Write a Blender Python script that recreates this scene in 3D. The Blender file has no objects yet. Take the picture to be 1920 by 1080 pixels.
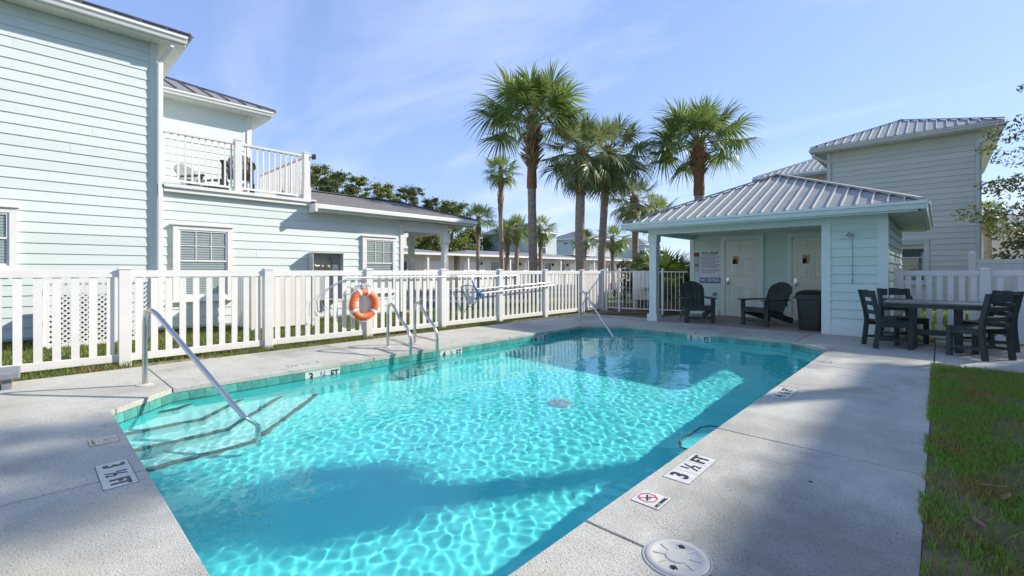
import bpy, math, random
import numpy as np
from mathutils import Vector, Matrix

# ------------------------------------------------------------------ camera, sky, sun, exposure
S = bpy.context.scene
C = S.collection
R = math.radians
YAW = R(43.2)
cam = bpy.data.cameras.new('camera')
cam.lens = 16.0; cam.sensor_width = 36.0
cam.shift_y = -31 / 1920
cam.clip_start = 0.05; cam.clip_end = 2000
cam_ob = bpy.data.objects.new('camera', cam); C.objects.link(cam_ob)
cam_ob.location = (0, 0, 1.2); cam_ob.rotation_euler = (R(90), 0, YAW)
S.camera = cam_ob

SUN_AZ, SUN_EL = R(32), R(33)          # azimuth from +Y towards +X
W = bpy.data.worlds.new('World'); S.world = W; W.use_nodes = True
wn, wl = W.node_tree.nodes, W.node_tree.links
sky = wn.new('ShaderNodeTexSky'); sky.sky_type = 'NISHITA'; sky.sun_disc = False
sky.sun_elevation = SUN_EL; sky.sun_rotation = SUN_AZ
sky.air_density = 1.0; sky.dust_density = 0.25; sky.ozone_density = 2.0; sky.altitude = 0
hs = wn.new('ShaderNodeHueSaturation'); hs.inputs['Saturation'].default_value = 1.14; hs.inputs['Hue'].default_value = 0.506
gm = wn.new('ShaderNodeGamma'); gm.inputs[1].default_value = 0.45; wl.new(sky.outputs[0], gm.inputs[0])     # the photograph holds the bright horizon back
tn = wn.new('ShaderNodeMix'); tn.data_type = 'RGBA'; tn.blend_type = 'MULTIPLY'; tn.inputs['Factor'].default_value = 1; tn.inputs['B'].default_value = (1.56, 1.80, 2.34, 1)
wl.new(gm.outputs[0], tn.inputs['A']); wl.new(tn.outputs['Result'], hs.inputs['Color'])
# thin wisps of cloud, laid out by view direction over the whole dome
tc = wn.new('ShaderNodeTexCoord')
sep = wn.new('ShaderNodeSeparateXYZ'); wl.new(tc.outputs['Generated'], sep.inputs[0])
zc = wn.new('ShaderNodeMath'); zc.operation = 'ADD'; zc.inputs[1].default_value = 0.18; wl.new(sep.outputs[2], zc.inputs[0])
zm = wn.new('ShaderNodeMath'); zm.operation = 'MAXIMUM'; zm.inputs[1].default_value = 0.1; wl.new(zc.outputs[0], zm.inputs[0])
dv = wn.new('ShaderNodeVectorMath'); dv.operation = 'DIVIDE'
cz = wn.new('ShaderNodeCombineXYZ')
for i in range(3): wl.new(zm.outputs[0], cz.inputs[i])
wl.new(tc.outputs['Generated'], dv.inputs[0]); wl.new(cz.outputs[0], dv.inputs[1])
mp = wn.new('ShaderNodeMapping'); mp.inputs['Scale'].default_value = (0.7, 1.5, 1); mp.inputs['Rotation'].default_value = (0, 0, R(25))
mp.inputs['Location'].default_value = (12.3, 0.9, 0)
wl.new(dv.outputs[0], mp.inputs['Vector'])
nz = wn.new('ShaderNodeTexNoise'); nz.inputs['Scale'].default_value = 0.9; nz.inputs['Detail'].default_value = 9; nz.inputs['Roughness'].default_value = 0.55; nz.inputs['Distortion'].default_value = 0.35
wl.new(mp.outputs[0], nz.inputs['Vector'])
mr = wn.new('ShaderNodeMapRange'); mr.inputs['From Min'].default_value = 0.50; mr.inputs['From Max'].default_value = 0.86; mr.inputs['To Max'].default_value = 0.62; mr.inputs['To Min'].default_value = 0.02
wl.new(nz.outputs[0], mr.inputs[0])
mx = wn.new('ShaderNodeMix'); mx.data_type = 'RGBA'
wl.new(mr.outputs[0], mx.inputs['Factor']); wl.new(hs.outputs[0], mx.inputs['A']); mx.inputs['B'].default_value = (5.0, 5.3, 5.8, 1)
bg = wn['Background']; wl.new(mx.outputs['Result'], bg.inputs[0]); bg.inputs[1].default_value = 0.15

sun_dir = Vector((math.sin(SUN_AZ) * math.cos(SUN_EL), math.cos(SUN_AZ) * math.cos(SUN_EL), math.sin(SUN_EL)))
sl = bpy.data.lights.new('sun', 'SUN'); sl.energy = 4.2; sl.angle = R(0.85); sl.color = (1.0, 0.935, 0.83)
so = bpy.data.objects.new('sun', sl); C.objects.link(so)
so.rotation_euler = sun_dir.to_track_quat('Z', 'Y').to_euler()
sl.cycles.is_caustics_light = True
vs = S.view_settings
vs.view_transform = 'Standard'; vs.look = 'None'; vs.gamma = 1; vs.use_curve_mapping = False
vs.exposure = 0.60
S.cycles.use_denoising = True
S.cycles.max_bounces = 10; S.cycles.transmission_bounces = 8; S.cycles.transparent_max_bounces = 12
S.cycles.sample_clamp_indirect = 8; S.cycles.sample_clamp_direct = 0
S.cycles.caustics_reflective = False

# ------------------------------------------------------------------ helpers
rnd = random.Random(7)
def mat(name, col, rough=0.6, metal=0.0, var=0.08, scale=3.0, bump=0.0, bscale=60.0, spec=0.5, col2=None, transl=0.0, detail=4, stretch=None, coord='Object', ovar=0.0):
    m = bpy.data.materials.new(name); m.use_nodes = True
    n, l = m.node_tree.nodes, m.node_tree.links
    b = n['Principled BSDF']
    b.inputs['Roughness'].default_value = rough; b.inputs['Metallic'].default_value = metal
    b.inputs['Specular IOR Level'].default_value = spec
    t = n.new('ShaderNodeTexCoord'); src = t.outputs[coord]
    if stretch:
        q = n.new('ShaderNodeMapping'); q.inputs['Scale'].default_value = stretch; l.new(src, q.inputs[0]); src = q.outputs[0]
    if var > 0 or col2:
        x = n.new('ShaderNodeTexNoise'); x.inputs['Scale'].default_value = scale; x.inputs['Detail'].default_value = detail
        l.new(src, x.inputs['Vector'])
        r = n.new('ShaderNodeValToRGB'); r.color_ramp.elements[0].position = 0.3; r.color_ramp.elements[1].position = 0.7
        c2 = col2 or tuple(min(1, c * (1 + var)) for c in col)
        c1 = col if col2 else tuple(c * (1 - var) for c in col)
        r.color_ramp.elements[0].color = (*c1, 1); r.color_ramp.elements[1].color = (*c2, 1)
        l.new(x.outputs[0], r.inputs[0]); l.new(r.outputs[0], b.inputs['Base Color'])
        csock = r.outputs[0]
    else:
        b.inputs['Base Color'].default_value = (*col, 1); csock = None
    if ovar > 0 and csock:
        oi = n.new('ShaderNodeObjectInfo'); q = n.new('ShaderNodeMapRange'); q.inputs['To Min'].default_value = 1-ovar; q.inputs['To Max'].default_value = 1+ovar*.4; l.new(oi.outputs['Random'], q.inputs[0])
        hv = n.new('ShaderNodeHueSaturation'); l.new(q.outputs[0], hv.inputs['Value']); l.new(csock, hv.inputs['Color']); l.new(hv.outputs[0], b.inputs['Base Color']); csock = hv.outputs[0]
    if bump > 0:
        x2 = n.new('ShaderNodeTexNoise'); x2.inputs['Scale'].default_value = bscale; x2.inputs['Detail'].default_value = 3
        l.new(src, x2.inputs['Vector'])
        bp = n.new('ShaderNodeBump'); bp.inputs['Strength'].default_value = bump; bp.inputs['Distance'].default_value = 0.01
        l.new(x2.outputs[0], bp.inputs['Height']); l.new(bp.outputs[0], b.inputs['Normal'])
    if transl > 0:
        tr = n.new('ShaderNodeBsdfTranslucent'); ms = n.new('ShaderNodeMixShader'); ms.inputs[0].default_value = transl
        if csock: l.new(csock, tr.inputs[0])
        else: tr.inputs[0].default_value = (*col, 1)
        l.new(b.outputs[0], ms.inputs[1]); l.new(tr.outputs[0], ms.inputs[2]); l.new(ms.outputs[0], n['Material Output'].inputs[0])
    return m

class MB:
    def __init__(s): s.v = []; s.f = []
    def add(s, v, f):
        o = len(s.v); s.v += [tuple(p) for p in v]; s.f += [tuple(i + o for i in q) for q in f]; return s
    def box(s, x0, y0, z0, x1, y1, z1):
        return s.add([(x0,y0,z0),(x1,y0,z0),(x1,y1,z0),(x0,y1,z0),(x0,y0,z1),(x1,y0,z1),(x1,y1,z1),(x0,y1,z1)],
                     [(0,3,2,1),(4,5,6,7),(0,1,5,4),(1,2,6,5),(2,3,7,6),(3,0,4,7)])
    def cbox(s, c, d):
        return s.box(c[0]-d[0]/2, c[1]-d[1]/2, c[2]-d[2]/2, c[0]+d[0]/2, c[1]+d[1]/2, c[2]+d[2]/2)
    def beam(s, a, b, w, h, up=(0,0,1)):
        a, b = Vector(a), Vector(b); d = (b - a).normalized(); u = Vector(up)
        r = d.cross(u)
        if r.length < 1e-4: r = d.cross(Vector((1,0,0)))
        r.normalize(); u = r.cross(d)
        v = []
        for p in (a, b):
            for (i, j) in ((-1,-1),(1,-1),(1,1),(-1,1)): v.append(p + r * (w/2*i) + u * (h/2*j))
        return s.add(v, [(0,1,2,3),(7,6,5,4),(0,4,5,1),(1,5,6,2),(2,6,7,3),(3,7,4,0)])
    def prism(s, poly, z0, z1):
        n = len(poly)
        v = [(p[0],p[1],z0) for p in poly] + [(p[0],p[1],z1) for p in poly]
        return s.add(v, [tuple(range(n-1,-1,-1)), tuple(range(n,2*n))] + [(i,(i+1)%n,n+(i+1)%n,n+i) for i in range(n)])
    def tube(s, path, r, n=12, caps=True):
        path = [Vector(p) for p in path]; rs = r if isinstance(r, (list, tuple)) else [r]*len(path)
        up = Vector((0,0,1)); v = []; f = []
        d0 = (path[1]-path[0]).normalized()
        a = d0.cross(up)
        if a.length < 1e-3: a = Vector((1,0,0))
        a.normalize()
        for i, p in enumerate(path):
            d = (path[min(i+1,len(path)-1)] - path[max(i-1,0)]).normalized()
            a = (a - d * a.dot(d)).normalized(); b = d.cross(a)
            for k in range(n):
                t = 2*math.pi*k/n; v.append(p + (a*math.cos(t) + b*math.sin(t))*rs[i])
        for i in range(len(path)-1):
            for k in range(n):
                f.append((i*n+k, i*n+(k+1)%n, (i+1)*n+(k+1)%n, (i+1)*n+k))
        if caps: f += [tuple(range(n-1,-1,-1)), tuple(range((len(path)-1)*n, len(path)*n))]
        return s.add(v, f)
    def lathe(s, prof, c=(0,0,0), n=24):
        v = []; f = []
        for (r, z) in prof:
            for k in range(n): t = 2*math.pi*k/n; v.append((c[0]+r*math.cos(t), c[1]+r*math.sin(t), c[2]+z))
        for i in range(len(prof)-1):
            for k in range(n): f.append((i*n+k, i*n+(k+1)%n, (i+1)*n+(k+1)%n, (i+1)*n+k))
        f += [tuple(range(n-1,-1,-1)), tuple(range((len(prof)-1)*n, len(prof)*n))]
        return s.add(v, f)
    def mesh(s, name, m, smooth=False):
        me = bpy.data.meshes.new(name); me.from_pydata([tuple(p) for p in s.v], [], s.f); me.materials.append(m)
        if smooth: me.polygons.foreach_set('use_smooth', [True]*len(me.polygons)); me.set_sharp_from_angle(angle=R(40))
        return me
    def build(s, name, m, parent=None, smooth=False, bevel=0, loc=None, rz=0):
        return link(name, s.mesh(name, m, smooth), parent, loc, rz, bevel)
LOC = {}
def link(name, me, parent=None, loc=None, rz=0, bevel=0):
    o = bpy.data.objects.new(name, me); C.objects.link(o)
    if parent is not None: o.parent = parent
    if parent is not None and parent.name in LOC: o.matrix_parent_inverse = Matrix.Translation(-LOC[parent.name])
    if loc is not None: o.location = loc
    if rz: o.rotation_euler = (0,0,rz)
    if bevel:
        b = o.modifiers.new('bevel', 'BEVEL'); b.width = bevel; b.segments = 2; b.limit_method = 'ANGLE'; b.angle_limit = R(50)
    return o
def tag(o, label=None, cat=None, group=None, kind=None):
    if label: o['label'] = label
    if cat: o['category'] = cat
    if group: o['group'] = group
    if kind: o['kind'] = kind
    return o
def thing(name, label, cat, loc=(0,0,0), rz=0, group=None, world=False):
    o = bpy.data.objects.new(name, None); C.objects.link(o); o.location = loc; o.rotation_euler = (0,0,rz); o.empty_display_size = 0.2
    tag(o, label, cat, group)
    if world: LOC[o.name] = Vector(loc)          # children are then given in world coordinates
    return o
def receiver(o): o.cycles.is_caustics_receiver = True; return o
def fastmesh(name, V, F, m):
    V = np.asarray(V, dtype=np.float32); F = np.asarray(F, dtype=np.int32); k = F.shape[1]
    me = bpy.data.meshes.new(name); me.vertices.add(len(V)); me.vertices.foreach_set('co', V.ravel())
    me.loops.add(F.size); me.loops.foreach_set('vertex_index', F.ravel())
    me.polygons.add(len(F)); me.polygons.foreach_set('loop_start', np.arange(0, F.size, k, dtype=np.int32))
    me.update(calc_edges=True); me.validate(); me.materials.append(m); return me
def copy_tree(o, parent=None):
    c = o.copy(); C.objects.link(c)
    if parent is not None: c.parent = parent
    for ch in list(o.children): copy_tree(ch, c)
    return c
def text_mesh(txt, size, m, sx=1.0, bold=0.0, extrude=0.0015, align='CENTER'):
    cu = bpy.data.curves.new('lettering', 'FONT'); cu.body = txt; cu.size = size; cu.align_x = align; cu.align_y = 'CENTER'
    cu.offset = bold; cu.extrude = extrude; cu.resolution_u = 3
    o = bpy.data.objects.new('lettering', cu); C.objects.link(o); o.scale = (1,1,1)
    me = bpy.data.meshes.new_from_object(o.evaluated_get(bpy.context.evaluated_depsgraph_get()))
    bpy.data.objects.remove(o); bpy.data.curves.remove(cu)
    me.transform(Matrix.Diagonal((sx,1,1,1))); me.materials.clear(); me.materials.append(m); return me

# ------------------------------------------------------------------ materials
M = {}
M['white'] = mat('white_vinyl', (.78,.765,.73), .35, var=.04, scale=4, ovar=.05)
M['trim'] = mat('white_trim_paint', (.79,.785,.74), .45, var=.03, scale=2)
M['mint'] = mat('pale_mint_paint', (.675,.74,.70), .5, var=.035, scale=1.5, bump=.05, bscale=30, stretch=(1,.15,1), ovar=.05)
M['aqua'] = mat('aqua_paint', (.60,.725,.665), .45, var=.04, scale=1.5, bump=.05, bscale=30, ovar=.05)
M['aquatrim'] = mat('pale_aqua_trim_paint', (.67,.765,.725), .4, var=.03)
M['sage'] = mat('grey_sage_paint', (.62,.65,.575), .55, var=.04, scale=1.2, ovar=.06)
M['sagetrim'] = mat('grey_blue_trim_paint', (.60,.64,.62), .5, var=.03)
M['soffit'] = mat('soffit_paint', (.70,.71,.64), .6, var=.07, scale=3)
M['metal_roof'] = mat('galvanised_metal_roof', (.335,.345,.315), .6, .0, var=.10, scale=5, bump=.05, bscale=25, spec=.35)
M['seam'] = mat('sunlit_tone_roof_seam', (.58,.59,.55), .5, .1, var=.05)  # paler than the panels: light on the seam tops put into the colour
M['dark_roof'] = mat('grey_standing_seam_metal', (.26,.245,.225), .6, .05, var=.1, scale=4, spec=.3)
M['shingle'] = mat('grey_shingles', (.16,.152,.14), .85, var=.3, scale=14, bump=.4, bscale=40)
M['farroof'] = mat('far_grey_roof', (.20,.21,.22), .7, var=.15, scale=4)
M['cream'] = mat('cream_siding', (.74,.69,.58), .6, var=.03)
M['farmint'] = mat('far_mint_siding', (.56,.63,.60), .6, var=.04)
M['farblue'] = mat('far_blue_siding', (.45,.56,.60), .6, var=.04)
M['glass'] = mat('dark_window_glass', (.05,.07,.075), .04, var=0, spec=.9)
M['blind'] = mat('white_blind', (.76,.78,.74), .6, var=.03)
M['backing'] = mat('window_backing', (.10,.12,.12), .8, var=0)
M['steel'] = mat('stainless_steel', (.62,.60,.56), .22, 1.0, var=.05, scale=6)
M['chrome'] = mat('chrome', (.7,.7,.7), .12, 1.0, var=0)
M['tile'] = mat('teal_glazed_tile', (.10,.36,.30), .12, var=.28, scale=18, spec=.7, ovar=.3)
M['nosing'] = mat('dark_speckled_tile', (.035,.05,.055), .3, var=0, col2=(.16,.18,.18), scale=45)
M['mark'] = mat('white_marker_tile', (.62,.61,.57), .45, var=.13, scale=24)
M['ink'] = mat('black_lettering', (.025,.025,.025), .5, var=0)
M['redink'] = mat('red_sign_print', (.55,.03,.05), .5, var=0)
M['bluesign'] = mat('blue_sign_print', (.03,.09,.32), .45, var=0)
M['signwhite'] = mat('white_sign_sheet', (.66,.70,.74), .4, var=.02)
M['textgrey'] = mat('grey_blue_print', (.16,.20,.28), .6, var=0)
M['tan'] = mat('tan_plaque', (.50,.36,.20), .5, var=.1, scale=20)
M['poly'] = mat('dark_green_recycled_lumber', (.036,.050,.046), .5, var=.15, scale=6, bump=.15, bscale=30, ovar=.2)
M['polytop'] = mat('lit_tone_grey_lumber', (.16,.17,.17), .45, var=.2, scale=5, bump=.15, bscale=30)  # paler copy of the dark lumber, light on the table top put into colour
M['balcony_grey'] = mat('grey_lumber', (.20,.21,.21), .6, var=.1)
M['black'] = mat('black_plastic', (.012,.012,.013), .4, var=0)
M['doorpaint'] = mat('off_white_door_paint', (.74,.75,.66), .4, var=.02)
M['orange'] = mat('orange_ring_foam', (.72,.16,.05), .5, var=.12, scale=9)
M['rope'] = mat('white_rope', (.72,.73,.74), .8, var=.05)
M['blueplastic'] = mat('blue_plastic', (.02,.20,.50), .35, var=.1)
M['net'] = mat('dark_net', (.06,.10,.14), .7, var=0)
M['netpale'] = mat('pale_blue_net', (.40,.58,.62), .7, var=.1)
M['greywire'] = mat('grey_cable', (.36,.37,.44), .5, var=0)
M['greybox'] = mat('grey_enamel', (.42,.44,.43), .5, var=.08, scale=4)
M['brass'] = mat('dull_brass', (.40,.33,.25), .45, .3, var=.15)
M['creampanel'] = mat('cream_vinyl_panel', (.76,.72,.62), .5, var=.04)
M['lattice'] = mat('white_lattice', (.76,.76,.74), .5, var=.03)
M['darkgap'] = mat('crawl_space_shade', (.05,.04,.035), .9, var=.2)
M['bench'] = mat('grey_bench_lid', (.20,.22,.24), .7, var=.15, scale=20)
M['asphalt'] = mat('asphalt', (.055,.057,.062), .85, var=.2, scale=2, bump=.3, bscale=80)
M['paint'] = mat('road_paint', (.75,.75,.75), .6, var=.08)
M['skimmer'] = mat('off_white_plastic_lid', (.54,.52,.46), .4, var=.08, scale=14)
M['porch'] = mat('taupe_porch_concrete', (.33,.285,.235), .75, var=.12, scale=3, bump=.1, bscale=120)
M['mulch'] = mat('brown_mulch', (.14,.075,.045), .95, var=.4, scale=25, bump=.6, bscale=60)

# concrete deck: broom-rough, speckled, faintly stained
def concrete():
    m = bpy.data.materials.new('speckled_deck_concrete'); m.use_nodes = True
    n, l = m.node_tree.nodes, m.node_tree.links; b = n['Principled BSDF']
    b.inputs['Roughness'].default_value = .75; b.inputs['Specular IOR Level'].default_value = .3
    t = n.new('ShaderNodeNewGeometry')
    def noise(sc, det, rough=.5):
        x = n.new('ShaderNodeTexNoise'); x.inputs['Scale'].default_value = sc; x.inputs['Detail'].default_value = det; x.inputs['Roughness'].default_value = rough
        l.new(t.outputs['Position'], x.inputs['Vector']); return x.outputs[0]
    def ramp(s, stops):
        r = n.new('ShaderNodeValToRGB'); e = r.color_ramp.elements
        e[0].position, e[0].color = stops[0][0], (*[stops[0][1]]*3, 1); e[1].position, e[1].color = stops[-1][0], (*[stops[-1][1]]*3, 1)
        for p, c in stops[1:-1]: q = e.new(p); q.color = (c, c, c, 1)
        l.new(s, r.inputs[0]); return r.outputs[0]
    def mul(a, bb):
        x = n.new('ShaderNodeMix'); x.data_type = 'RGBA'; x.blend_type = 'MULTIPLY'; x.inputs['Factor'].default_value = 1
        l.new(a, x.inputs['A']); l.new(bb, x.inputs['B']); return x.outputs['Result']
    base = n.new('ShaderNodeRGB'); base.outputs[0].default_value = (.60,.582,.505,1)
    c = mul(base.outputs[0], ramp(noise(1.3, 7, .62), [(.30,.72),(.48,.95),(.7,1.04)]))
    c = mul(c, ramp(noise(9, 4), [(.3,.93),(.7,1.04)]))
    c = mul(c, ramp(noise(95, 2, .6), [(.30,.40),(.42,.92),(.7,1.05)]))
    c = mul(c, ramp(noise(230, 2), [(.30,.70),(.48,1.0),(.7,1.06)]))
    st = n.new('ShaderNodeTexNoise'); st.inputs['Scale'].default_value = .55; st.inputs['Detail'].default_value = 6
    l.new(t.outputs['Position'], st.inputs['Vector'])
    c = mul(c, ramp(st.outputs[0], [(.36,.70),(.47,.96),(.8,1.0)]))
    vo = n.new('ShaderNodeTexVoronoi'); vo.feature = 'DISTANCE_TO_EDGE'; vo.inputs['Scale'].default_value = .42
    vm = n.new('ShaderNodeVectorMath'); vm.operation = 'ADD'; nv = n.new('ShaderNodeTexNoise'); nv.inputs['Scale'].default_value = 2.2; nv.inputs['Detail'].default_value = 6
    l.new(t.outputs['Position'], nv.inputs['Vector']); l.new(t.outputs['Position'], vm.inputs[0]); l.new(nv.outputs['Color'], vm.inputs[1]); l.new(vm.outputs[0], vo.inputs['Vector'])
    kc = n.new('ShaderNodeMapRange'); kc.inputs['From Min'].default_value = .0; kc.inputs['From Max'].default_value = .0032; kc.inputs['To Min'].default_value = .60; l.new(vo.outputs['Distance'], kc.inputs[0])
    cc = n.new('ShaderNodeCombineColor'); [l.new(kc.outputs[0], cc.inputs[i]) for i in range(3)]
    mk = n.new('ShaderNodeMix'); mk.data_type = 'RGBA'; l.new(ramp(noise(.6, 3), [(.50,0),(.56,1)]), mk.inputs['Factor']); mk.inputs['A'].default_value = (1,1,1,1); l.new(cc.outputs[0], mk.inputs['B']); c = mul(c, mk.outputs['Result'])
    # old mildew stain on the slabs by the lawn
    ds_ = n.new('ShaderNodeVectorMath'); ds_.operation = 'DISTANCE'; ds_.inputs[1].default_value = (-.30,2.35,0); l.new(t.outputs['Position'], ds_.inputs[0])
    wob = n.new('ShaderNodeMath'); wob.operation = 'MULTIPLY_ADD'; wob.inputs[1].default_value = 1.5; l.new(noise(2.2, 6, .65), wob.inputs[0]); l.new(ds_.outputs['Value'], wob.inputs[2])
    km = n.new('ShaderNodeMapRange'); km.inputs['From Min'].default_value = 1.05; km.inputs['From Max'].default_value = 1.75; km.inputs['To Min'].default_value = .62; km.inputs['To Max'].default_value = 1.0; l.new(wob.outputs[0], km.inputs[0])
    cb_ = n.new('ShaderNodeCombineColor'); [l.new(km.outputs[0], cb_.inputs[i]) for i in range(3)]; c = mul(c, cb_.outputs[0])
    sp = n.new('ShaderNodeTexNoise'); sp.inputs['Scale'].default_value = .8; sp.inputs['Detail'].default_value = 5
    tm = n.new('ShaderNodeVectorMath'); tm.operation = 'ADD'; tm.inputs[1].default_value = (31,17,5); l.new(t.outputs['Position'], tm.inputs[0]); l.new(tm.outputs[0], sp.inputs['Vector'])
    k = n.new('ShaderNodeMapRange'); k.inputs['From Min'].default_value = .56; k.inputs['From Max'].default_value = .72; k.inputs['To Max'].default_value = .45; l.new(sp.outputs[0], k.inputs[0])
    x = n.new('ShaderNodeMix'); x.data_type = 'RGBA'; l.new(k.outputs[0], x.inputs['Factor']); l.new(c, x.inputs['A']); x.inputs['B'].default_value = (.40,.34,.24,1); c = x.outputs['Result']
    l.new(c, b.inputs['Base Color'])
    bp = n.new('ShaderNodeBump'); bp.inputs['Strength'].default_value = .8; bp.inputs['Distance'].default_value = .006
    l.new(noise(130, 3), bp.inputs['Height']); l.new(bp.outputs[0], b.inputs['Normal'])
    return m
M['deck'] = concrete()
M['deckgrout'] = mat('grey_deck_grout', (.20,.19,.175), .9, var=.3, scale=30)
M['joint'] = mat('dark_joint_filler', (.07,.068,.065), .9, var=.2)
M['plaster'] = mat('water_tinted_plaster', (.24,.94,.895), .7, var=.07, scale=1.6)  # white plaster with the water's blue absorption put into its colour
M['stepplaster'] = mat('shallow_water_tinted_plaster', (.62,.90,.86), .7, var=.05, scale=2)  # same plaster, painted paler for light through shallower water
M['grout'] = mat('pale_grout', (.42,.58,.54), .7, var=.05)

def grass_mat(name, g1, g2, dry, dry_amt=.5, sc=1.4):
    m = bpy.data.materials.new(name); m.use_nodes = True
    n, l = m.node_tree.nodes, m.node_tree.links; b = n['Principled BSDF']; b.inputs['Roughness'].default_value = .55; b.inputs['Specular IOR Level'].default_value = .25
    t = n.new('ShaderNodeNewGeometry')
    a = n.new('ShaderNodeTexNoise'); a.inputs['Scale'].default_value = 40; l.new(t.outputs['Position'], a.inputs['Vector'])
    r = n.new('ShaderNodeMix'); r.data_type = 'RGBA'; r.inputs['A'].default_value = (*g1,1); r.inputs['B'].default_value = (*g2,1); l.new(a.outputs[0], r.inputs['Factor'])
    d = n.new('ShaderNodeTexNoise'); d.inputs['Scale'].default_value = sc; d.inputs['Detail'].default_value = 5; l.new(t.outputs['Position'], d.inputs['Vector'])
    k = n.new('ShaderNodeMapRange'); k.inputs['From Min'].default_value = .5; k.inputs['From Max'].default_value = .68; k.inputs['To Max'].default_value = dry_amt; l.new(d.outputs[0], k.inputs[0])
    q = n.new('ShaderNodeMix'); q.data_type = 'RGBA'; l.new(k.outputs[0], q.inputs['Factor']); l.new(r.outputs['Result'], q.inputs['A']); q.inputs['B'].default_value = (*dry,1)
    l.new(q.outputs['Result'], b.inputs['Base Color'])
    tr = n.new('ShaderNodeBsdfTranslucent'); ms = n.new('ShaderNodeMixShader'); ms.inputs[0].default_value = .3
    l.new(q.outputs['Result'], tr.inputs[0]); l.new(b.outputs[0], ms.inputs[1]); l.new(tr.outputs[0], ms.inputs[2]); l.new(ms.outputs[0], n['Material Output'].inputs[0])
    return m
M['grass'] = grass_mat('lawn_grass', (.15,.29,.03), (.30,.44,.08), (.38,.24,.10), .95, 2.2)
M['drygrass'] = grass_mat('dry_grass', (.10,.17,.03), (.22,.26,.07), (.30,.22,.11), .8, 2.5)
M['soil'] = mat('lawn_soil', (.15,.115,.055), .95, var=.35, scale=6, bump=.6, bscale=50)
M['ground'] = mat('turf_ground', (.085,.12,.03), .95, var=0, col2=(.13,.15,.05), scale=2, bump=.4, bscale=30)
M['frond'] = mat('palm_frond_green', (.14,.22,.045), .36, var=0, col2=(.31,.38,.11), scale=1.3, transl=.45)
M['frondpale'] = mat('palm_frond_pale', (.18,.245,.08), .42, var=0, col2=(.36,.40,.18), scale=1.5, transl=.42)
M['fronddark'] = mat('palm_frond_dark', (.10,.18,.04), .4, var=0, col2=(.22,.30,.07), scale=1.3, transl=.2)
M['boots'] = mat('palm_leaf_bases', (.20,.11,.06), .85, var=0, col2=(.44,.29,.17), scale=6, bump=.5, bscale=25)
M['palmtrunk'] = mat('palm_trunk', (.28,.20,.145), .9, var=0, col2=(.44,.33,.25), scale=5, bump=.7, bscale=22, stretch=(1,1,3))
M['redtrunk'] = mat('palm_red_fibre', (.20,.085,.045), .9, var=0, col2=(.32,.16,.09), scale=7, bump=.6, bscale=30)
M['bark'] = mat('pine_bark', (.12,.085,.065), .9, var=.3, scale=5, bump=.5, bscale=20)
M['pine'] = mat('pine_needles', (.13,.18,.03), .6, var=0, col2=(.29,.32,.07), scale=.5, transl=.2)
M['pinedark'] = mat('pine_needles_dark', (.075,.12,.026), .6, var=0, col2=(.17,.20,.05), scale=.5, transl=.2)
M['leaf'] = mat('glossy_tree_leaves', (.045,.085,.022), .35, var=0, col2=(.15,.16,.04), scale=1.2, transl=.42)
M['hedge'] = mat('olive_hedge_leaves', (.06,.075,.018), .5, var=0, col2=(.17,.16,.045), scale=1.0, transl=.25)
M['deadleaf'] = mat('dead_leaf', (.26,.15,.07), .7, var=.2, scale=15)

# ------------------------------------------------------------------ ground
gr = MB()
for q in ((-400,-300,300,.3),(-400,9.2,300,500),(-400,.3,-5.9,9.2),(-1.1,.3,300,9.2)): gr.add([(q[0],q[1],-.06),(q[2],q[1],-.06),(q[2],q[3],-.06),(q[0],q[3],-.06)], [(0,1,2,3)])
tag(gr.build('ground', M['ground']), kind='structure')
lot = MB().add([(-25.2,-40,-.052),(-13.6,-40,-.052),(-13.6,90,-.052),(-25.2,90,-.052)], [(0,1,2,3)]).build('parking_lot', M['asphalt']); tag(lot, kind='structure')
for i in range(16):
    MB().box(-18.2, 9.5+i*2.6, -.0478, -13.8, 9.6+i*2.6, -.0475).build('painted_line', M['paint'], lot)
MB().add([(-27.2,-40,-.046),(-25.2,-40,-.046),(-25.2,90,-.046),(-27.2,90,-.046)], [(0,1,2,3)]).build('far_walk', M['porch']); tag(bpy.data.objects['far_walk'], kind='structure')
tag(MB().prism([(-7.72,10.9),(-5.5,13.1),(-5.25,14.2),(-9.5,14.2),(-9.5,12.4)], -.058, -.03).build('mulch_bed', M['mulch']), kind='structure')

# ------------------------------------------------------------------ pool
ZW = -0.135
POOL = [(-5.21,.5),(-1.77,.5),(-1.25,1.02),(-1.25,8.45),(-1.87,9.02),(-5.03,9.02),(-5.73,8.36),(-5.73,1.02)]
def offset(poly, d):
    n = len(poly); out = []
    for i in range(n):
        p0, p1, p2 = Vector(poly[i-1]), Vector(poly[i]), Vector(poly[(i+1)%n])
        e1 = (p1-p0).normalized(); e2 = (p2-p1).normalized()
        n1 = Vector((e1.y,-e1.x)); n2 = Vector((e2.y,-e2.x))
        bis = (n1+n2).normalized(); k = d / max(.3, bis.dot(n1)); q = p1 + bis*k; out.append((q.x,q.y))
    return out
PW = offset(POOL, .02)                     # wall face, set back under the coping
def floor_z(x, y): return -1.00 - .02*(y-.5)
sh = MB(); n = len(PW)
sh.add([(p[0],p[1],-.051) for p in PW] + [(p[0],p[1],floor_z(*p)) for p in PW], [(i,n+i,n+(i+1)%n,(i+1)%n) for i in range(n)] + [tuple(range(n,2*n))])
shell = receiver(tag(sh.build('pool_shell', M['plaster']), kind='structure'))
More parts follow.
